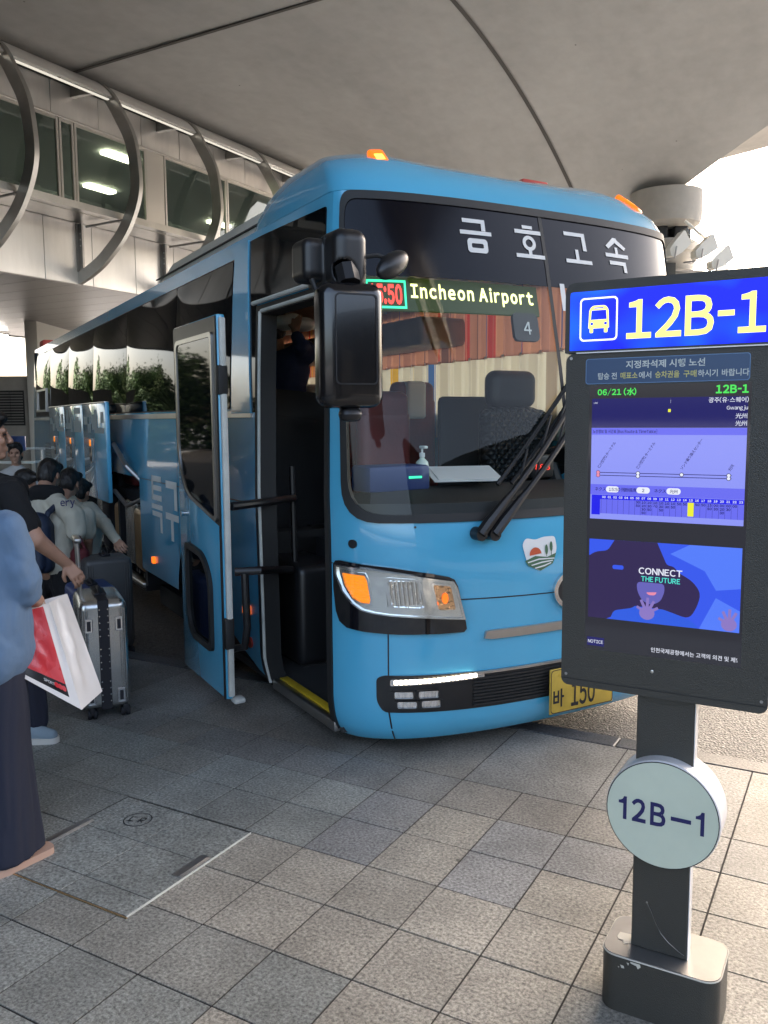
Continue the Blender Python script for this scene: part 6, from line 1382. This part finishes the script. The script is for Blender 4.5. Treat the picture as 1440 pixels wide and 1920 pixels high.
# --- silver suitcase
SCm = Matrix.Translation((-1.60, 4.76, 0)) @ Matrix.Rotation(R(24), 4, 'Z')
def suitcase(label, loc, rz, w, d, h, shell, band=True, handle=.33, group=None, parts=True):
    t = thing('suitcase', label, 'suitcase', loc, R(rz), group); z0 = .07
    q = MB(); q.box((-w / 2, 0, z0), (w / 2, d, z0 + h), .045, seg=4); so_ = q.build('shell', shell, t)
    if not parts: return t
    rb_ = MB()
    for s in (-1, 1):
        for x in (.335, .385, .43): rb_.box((s * w * x - .004, -.003, z0 + .05), (s * w * x + .004, d + .003, z0 + h - .05), .003, seg=1)
    for k in range(5):
        y = d * (.16 + .17 * k)
        for s in (-1, 1): rb_.box((s * w / 2 - .004, y - .006, z0 + .05), (s * w / 2 + .004, y + .006, z0 + h - .05), .003, seg=1)
    rb_.build('shell_rib', shell, so_)
    if band:
        b_ = MB(); b_.box((-.03, -.006, z0 + .0), (.03, d + .006, z0 + h + .005), .004, seg=1); bo_2 = b_.build('band', M['caseblack'], t)
        rv = MB()
        for k in range(15):
            z = z0 + .05 + (h - .1) * k / 14
            if k in (4, 9): continue
            for s in (-1, 1): rv.lathe([(.0045, -.009), (.003, -.0105)], (s * .023, 0, z), 'Y', 8)
        rv.build('rivet', M['chrome'], bo_2)
        ck = MB()
        for s in (-1, 1):
            for z in (z0 + h * .78, z0 + h * .12):
                ck.box((s * w * .31 - .022, -.007, z - .04), (s * w * .31 + .022, .0, z + .04), .004, seg=1)
        co = ck.build('corner_plate', M['chrome'], t); ck = MB()
        for s in (-1, 1):
            for z in (z0 + h * .78, z0 + h * .12): ck.box((s * w * .31 - .010, -.0085, z - .028), (s * w * .31 + .010, -.006, z + .028))
        ck.build('plate_slot', M['caseblack'], co, smooth=False)
    b_ = MB(); b_.box((-.035, d * .3, z0 + h), (.035, d * .7, z0 + h + .018), .008); b_.tube([(0, d * .3, z0 + h + .01), (0, d * .38, z0 + h + .03), (0, d * .62, z0 + h + .03), (0, d * .7, z0 + h + .01)], .012); b_.build('carry_handle', M['caseblack'], t)
    wl = MB()
    for s in (-1, 1):
        for y in (.05, d - .05):
            wl.lathe([(.026, -.012), (.03, -.008), (.03, .008), (.026, .012)], (s * (w / 2 - .04), y + .012, .031), 'X', 16); wl.lathe([(.026, -.012), (.03, -.008), (.03, .008), (.026, .012)], (s * (w / 2 - .04) + .028, y + .012, .031), 'X', 16)
            wl.box((s * (w / 2 - .04) - .0, y - .02, .03), (s * (w / 2 - .04) + .028, y + .025, z0 + .005), .006)
    wl.build('wheel', M['caseblack'], t)
    if handle:
        x = -w / 2 + .03; q = MB(); q.tube([(x, d * .28, z0 + h - .1), (x - .01, d * .28, z0 + h + handle)], .009); q.tube([(x, d * .62, z0 + h - .1), (x - .01, d * .62, z0 + h + handle)], .009); ho_ = q.build('telescopic_handle', M['satin'], t)
        q = MB(); q.box((x - .03, d * .25, z0 + h + handle - .012), (x + .012, d * .65, z0 + h + handle + .02), .012, seg=3); q.build('grip', M['satin'], ho_)
    return t
suitcase('silver ribbed hard-shell suitcase with a riveted black band, standing beside the carrier bag', (-1.60, 4.735, 0), 24, .265, .46, .635, M['casealu'])
suitcase('dark blue suitcase standing behind the silver one', (-1.98, 5.75, 0), 30, .30, .42, .50, M['caseblue'], False, .0)
suitcase('dark grey suitcase at the hold sill behind the blue one', (-2.12, 6.45, -.12), 30, .36, .3, .72, M['casegrey'], False, .0)
# --- group bending at the luggage hold
def bender(label, px, hx, hy, d, gz, shirtm, pantm, arm, f, short=True, hairm=None, extra=None, torso=None, hs=1.0):
    hd = at(hx, hy, d + .1); sk, ha, ey = head(hd, f, hs, .5); nb = hd - Z_ * .13 - np.array(f) * .03; ch = at(*torso[0], d); hp = at(*torso[1], d - .05); root = np.array([hp[0], hp[1], gz])
    S1, E1, W1_ = [at(*q[:2], q[2]) for q in arm]
    S2 = S1 + np.array([-.36, .12, 0]); E2 = S2 + np.array([.02, .15, -.24]); W2_ = E2 + np.array([.10, .16, -.12])
    body = sk + [('cone', nb, ch + Z_ * .06, .055, .06, .04), ('cone', ch, hp, .12, .12, .05), ('cone', S1, E1, .05, .04, .02), ('cone', E1, W1_, .04, .027, .02), ('cone', S2, E2, .05, .04, .02), ('cone', E2, W2_, .04, .027, .02)] + hand(W1_, W1_ - E1, (0, .8, -.3), 1, 1, .6) + hand(W2_, W2_ - E2, (0, .8, -.3), -1, 1, .6)
    for s in (-.1, .1): body += [('cone', hp + [s, 0, -.03], root + [s, .02, .45], .09, .06, .04), ('cone', root + [s, .02, .45], root + [s, -.02, .06], .06, .04, .03)]
    e_ = .68 if short else 1.0; Ee = S1 * (1 - e_) + E1 * e_
    sh = [('cone', ch + [-.10, 0, 0], ch + [.10, 0, 0], .125, .125, .07), ('cone', ch + [-.06, 0, 0], hp + [-.06, 0, .04], .14, .14, .07), ('cone', ch + [.06, 0, 0], hp + [.06, 0, .04], .14, .14, .07), ('cone', S1, Ee, .085, .075 if short else .06, .06), ('cone', S2, S2 * (1 - e_) + E2 * e_, .085, .07, .06), ('cone', S1 + [-.02, 0, .0], nb - Z_ * .02, .08, .07, .06), ('cone', S2 + [.02, 0, 0], nb - Z_ * .02, .08, .07, .06)]
    if not short: sh.append(('cone', E1, W1_, .055, .042, .03))
    pt = []
    for s in (-.1, .1): pt += [('cone', hp + [s * .8, 0, .02], root + [s, .02, .45], .125, .09, .05), ('cone', root + [s, .02, .45], root + [s, -.02, .05], .085, .07, .03)]
    t = figure(label, root, [('body', body, M['skin'], .009), ('hair', ha, M['hair'], .010), ('shirt', sh, shirtm, .010), ('trousers', pt, pantm, .012)])
    return t, hd, nb, ch, hp
fA = (.1, 1, 0)
tA, hdA, nbA, chA, hpA = bender('traveller with a dark blue backpack and printed cream T-shirt stooping by the hold', 92, 92, 892, 6.75, -.12, M['creamcloth'], M['blackcloth'], ((138, 965, 6.6), (146, 1012, 6.6), (150, 1046, 6.75)), fA, True, torso=((92, 985), (92, 1062)))
tB, hdB, nbB, chB, hpB = bender('traveller in a plain cream T-shirt with one arm hanging, right of the backpack wearer', 140, 130, 908, 7.25, -.12, M['creamcloth'], M['blackcloth'], ((160, 968, 7.05), (165, 1012, 7.05), (166, 1052, 7.2)), fA, True, torso=((128, 990), (122, 1066)))
tC, hdC, nbC, chC, hpC = bender('traveller in a long cream sleeve stretching an arm into the luggage hold', 150, 150, 925, 7.6, -.12, M['creamcloth'], M['navycloth'], ((168, 958, 7.5), (194, 982, 7.3), (219, 1014, 7.0)), fA, False, torso=((150, 985), (146, 1062)))
tD, hdD, nbD, chD, hpD = bender('dark haired traveller mostly hidden between the black T-shirt and the backpack wearer', 45, 47, 908, 7.7, -.12, M['greycloth'], M['navycloth'], ((72, 975, 7.7), (82, 1015, 7.7), (86, 1045, 7.8)), (1, .3, 0), True, torso=((40, 985), (40, 1062)))
# printed word across the shoulders, half covered by the straps
bk = nz(np.array([.36, -.92, .1])); ux_ = nz(np.cross(Z_, -bk)) * 1.0
if ux_[0] < 0: ux_ = -ux_
pw = at(133, 950, 6.46); root_ = np.array(tA.location)
# --- backpack and neck pillow
rb = hpA.copy(); o_ = chA + np.array([-.03, -.2, -.08]); bp = thing('backpack', 'dark blue backpack with webbing straps worn by the stooping traveller', 'backpack', tuple(o_))
V, F = sdf_mesh(shifted([('box', o_ + [0, 0, -.06], (.135, .085, .21), .06, .03), ('box', o_ + [0, -.08, -.12], (.10, .045, .12), .04, .03), ('ell', o_ + [0, .0, .14], (.12, .08, .07), .04)], o_), .009); MB().add(V, F).build('pack_body', M['bluepack'], bp, None, True, 180)
q = MB()
for s in (-1, 1):
    q.tube([(s * .07, .0, .12), (s * .10, .02, .20), (s * .13, .10, .245), (s * .16, .22, .20), (s * .17, .27, .05)], [.02, .024, .026, .024, .02], 8)
q.build('shoulder_strap', M['bluepack'], bp)
q = MB(); q.box((-.09, -.132, -.02), (-.05, -.120, .14), .004).tube([(-.07, -.1, .16), (-.07, -.128, .0), (-.07, -.13, -.2)], .012, 6); q.build('webbing', M['webbing'], bp)
o_ = hdA + np.array([-.01, -.03, -.12]); npw = thing('neck_pillow', 'black puffy travel pillow round the neck of the backpack wearer', 'neck pillow', tuple(o_))
pr_ = []
for k in range(9):
    a = R(195 + k * 150 / 8); pr_.append(('ell', np.array([.095 * math.cos(a), .09 * math.sin(a), -.012 * abs(k - 4) * .5]), (.055, .055, .062), .04))
V, F = sdf_mesh(pr_, .009); MB().add(V, F).build('cushion', M['blackcloth'], npw, None, True, 180)
q = MB(); 
fmT = lambda q_: (pw - root_ + q_[:, :1] * ux_ + q_[:, 1:] * Z_, np.tile(bk, (len(q_), 1)))
text(q, fmT, 'ery', -.075, -.01, .09, .0, .002, fit=(.105, .06)); q.build('shirt_print', M['navyink'], tA, smooth=False)
hb_ = thing('handbag', 'maroon cloth handbag hanging beside the cream T-shirts', 'handbag', tuple(at(150, 1040, 6.55)))
V, F = sdf_mesh([('box', (0, 0, -.06), (.07, .05, .11), .04, .03), ('cone', (-.04, 0, .05), (0, 0, .14), .012, .012, .01), ('cone', (.04, 0, .05), (0, 0, .14), .012, .012, .01)], .008); MB().add(V, F).build('bag_body', M['maroon'], hb_, None, True, 180)
# --- man facing the camera at the rear of the bus
hd = at(29, 851, 10.0); sk, ha, ey = head(hd, (.28, -1, 0), 1.0); rt_e = np.array([hd[0], hd[1], -.12]); nb = hd - Z_ * .15; ch = hd - Z_ * .38; hp = hd - Z_ * .72
SL, SR = ch + [-.21, 0, .09], ch + [.21, 0, .09]
body = sk + [('cone', nb, nb - Z_ * .06, .055, .06, .03), ('cone', ch, hp, .13, .12, .05)]
for S_, s in ((SL, -1), (SR, 1)): body += [('cone', S_, S_ + [s * .04, 0, -.28], .05, .04, .03), ('cone', S_ + [s * .04, 0, -.28], S_ + [s * .03, -.08, -.52], .04, .028, .03)] + hand(S_ + [s * .03, -.08, -.52], (0, -.1, -1), (0, -1, 0), s, 1, .3); body += [('cone', hp + [s * .09, 0, 0], rt_e + [s * .1, 0, .45], .09, .06, .04), ('cone', rt_e + [s * .1, 0, .45], rt_e + [s * .1, .02, .08], .058, .04, .03), ('cone', rt_e + [s * .1, .02, .04], rt_e + [s * .12, -.15, .03], .04, .035, .03)]
shirt = [('cone', ch + [-.10, 0, .04], ch + [.10, 0, .04], .13, .13, .06), ('cone', ch + [-.06, 0, 0], hp + [-.05, 0, .03], .14, .14, .06), ('cone', ch + [.06, 0, 0], hp + [.05, 0, .03], .14, .14, .06), ('cone', SL, SL + [-.035, 0, -.22], .08, .075, .05), ('cone', SR, SR + [.035, 0, -.22], .08, .075, .05), ('cone', SL, nb - Z_ * .03, .07, .065, .05), ('cone', SR, nb - Z_ * .03, .07, .065, .05), ('-cone', nb + [.02, -.12, -.02], nb + [.02, -.14, -.12], .035, .008, .01)]
pants = []
for s in (-1, 1): pants += [('cone', hp + [s * .08, 0, .03], rt_e + [s * .1, 0, .45], .12, .085, .05), ('cone', rt_e + [s * .1, 0, .45], rt_e + [s * .1, .02, .08], .085, .07, .03)]
mE = figure('man in a pale grey shirt facing the camera by the rear of the bus', rt_e, [('body', body, M['skin'], .008), ('hair', ha, M['hair'], .008), ('eyes', ey, M['iris'], .004), ('shirt', shirt, M['greycloth'], .009), ('trousers', pants, M['navycloth'], .012)])
# --- passenger in the aisle lifting a bag into the rack
gz = .95; hd = np.array(bw(-.58, 2.75, 2.42)); sk, ha, ey = head(hd, (-.2, 1, 0)); rt_p = np.array(bw(-.5, 2.75, 1.05)); ch = np.array(bw(-.56, 2.7, 2.06)); hp = np.array(bw(-.52, 2.72, 1.78)); nb = hd - Z_ * .14
S1 = np.array(bw(-.44, 2.55, 2.22)); E1 = np.array(bw(-.50, 2.46, 2.26)); W1_ = np.array(bw(-.53, 2.50, 2.375)); S2 = np.array(bw(-.72, 2.75, 2.22)); W2_ = np.array(bw(-.70, 2.75, 2.45))
body = sk + [('cone', nb, ch, .055, .06, .03), ('cone', ch, hp, .12, .12, .05), ('cone', S1, E1, .045, .04, .03), ('cone', E1, W1_, .038, .028, .02), ('cone', S2, W2_, .045, .03, .03)] + hand(W1_, (.1, .3, .8), (0, 1, 0), -1, 1, .5) + [('cone', hp + [-.08, 0, 0], rt_p + [-.08, 0, .06], .09, .045, .04), ('cone', hp + [.08, 0, 0], rt_p + [.08, 0, .06], .09, .045, .04)]
shirt = [('cone', ch + [-.08, 0, .03], ch + [.08, 0, .03], .14, .14, .06), ('cone', ch, hp - Z_ * .05, .18, .17, .08), ('cone', S1, E1, .085, .06, .05), ('cone', E1, E1 * .4 + W1_ * .6, .06, .048, .04), ('cone', S2, S2 * .4 + W2_ * .6, .08, .06, .05), ('cone', S1, ch + [0, 0, .08], .09, .1, .06)]
pants = [('cone', hp + [-.07, 0, 0], rt_p + [-.08, 0, .05], .12, .08, .05), ('cone', hp + [.07, 0, 0], rt_p + [.08, 0, .05], .12, .08, .05)]
figure('passenger in a navy jacket inside the coach lifting a bag overhead', rt_p, [('body', body, M['skin'], .009), ('hair', ha, M['hair'], .010), ('jacket', shirt, M['jacket'], .010), ('trousers', pants, M['navycloth'], .012)])
o_ = np.array(bw(-.50, 2.60, 2.445)); lb = thing('plastic_bag', 'white plastic bag held up inside the coach doorway', 'bag', tuple(o_))
V, F = sdf_mesh([('ell', (-.06, .0, 0), (.10, .09, .06), .04), ('ell', (.06, .03, -.01), (.11, .10, .055), .04), ('ell', (0, -.02, .03), (.06, .05, .04), .03)], .008); MB().add(V, F).build('film', M['bagwhite'], lb, None, True, 180)
# --- things on the dashboard
sb_ = thing('sanitizer_bottle', 'clear hand sanitizer pump bottle on the dashboard', 'bottle', tuple(bw(-.60, .62, 1.34)), R(29.5))
MB().lathe([(.0, 0), (.036, .0), (.038, .01), (.038, .12), (.034, .14), (.014, .16), (.014, .17)], n=24).build('bottle_body', mat('bottle_plastic', (.62, .7, .62), .2), sb_)
MB().lathe([(.016, .168), (.016, .19), (.006, .192), (.006, .22)], n=14).box((-.012, -.045, .215), (.012, .015, .23), .005).build('pump', M['white'], sb_)
q = MB(); fm = lambda q_: (np.stack([q_[:, 0], np.full(len(q_), -.039), q_[:, 1]], 1), np.tile((0, -1, 0), (len(q_), 1))); patch(q, fm, rrect(-.024, .03, .024, .11, .006), [], .1, .0); q.build('bottle_label', mat('label_green', (.2, .4, .15), .5), sb_, smooth=False)
pp = thing('paper_sheets', 'white papers lying on the dashboard behind the windshield', 'papers', tuple(bw(-.36, .56, 1.40)), R(29.5 - 18))
T = Matrix.Rotation(R(14), 4, 'X'); MB().box((-.2, -.12, 0), (.17, .13, .004), T=T).box((-.17, -.10, .0045), (.2, .15, .008), T=T).build('sheets', M['paper'], pp, smooth=False)
# --- luggage in the hold
hl = [(-1.08, 4.62, .26, .60, M['casebronze'], 'bronze suitcase just inside the hold opening, nearest the front'), (-.84, 4.70, .22, .52, M['casegrey'], 'dark suitcase beside the bronze one deep in the hold'), (-1.06, 5.02, .24, .66, M['casealu'], 'silver suitcase standing behind the bronze one in the hold'), (-1.02, 5.72, .26, .56, M['casebronze'], 'bronze suitcase in the middle bay of the hold'), (-1.05, 6.2, .28, .64, M['caseblack'], 'black suitcase in the middle bay of the hold'), (-1.0, 6.75, .26, .58, M['casealu'], 'silver suitcase farthest back in the hold')]
for x, y, w, h, m_, lb_ in hl:
    p = bw(x, y, .215); suitcase(lb_, (p.x, p.y, .215), 29.5 + 90 * 0 + random.uniform(-4, 4), w, .36, h, m_, False, 0, 'luggage in the coach hold')
o_ = bw(-1.0, 4.9, 1.02); rd = thing('red_bag', 'small red cloth bag on top of the luggage in the hold', 'bag', tuple(o_), R(29.5))
V, F = sdf_mesh([('box', (0, 0, 0), (.10, .16, .05), .04, .03), ('ell', (.02, .1, .03), (.07, .08, .05), .03)], .01); MB().add(V, F).build('cloth', M['redfab'], rd, None, True, 180)
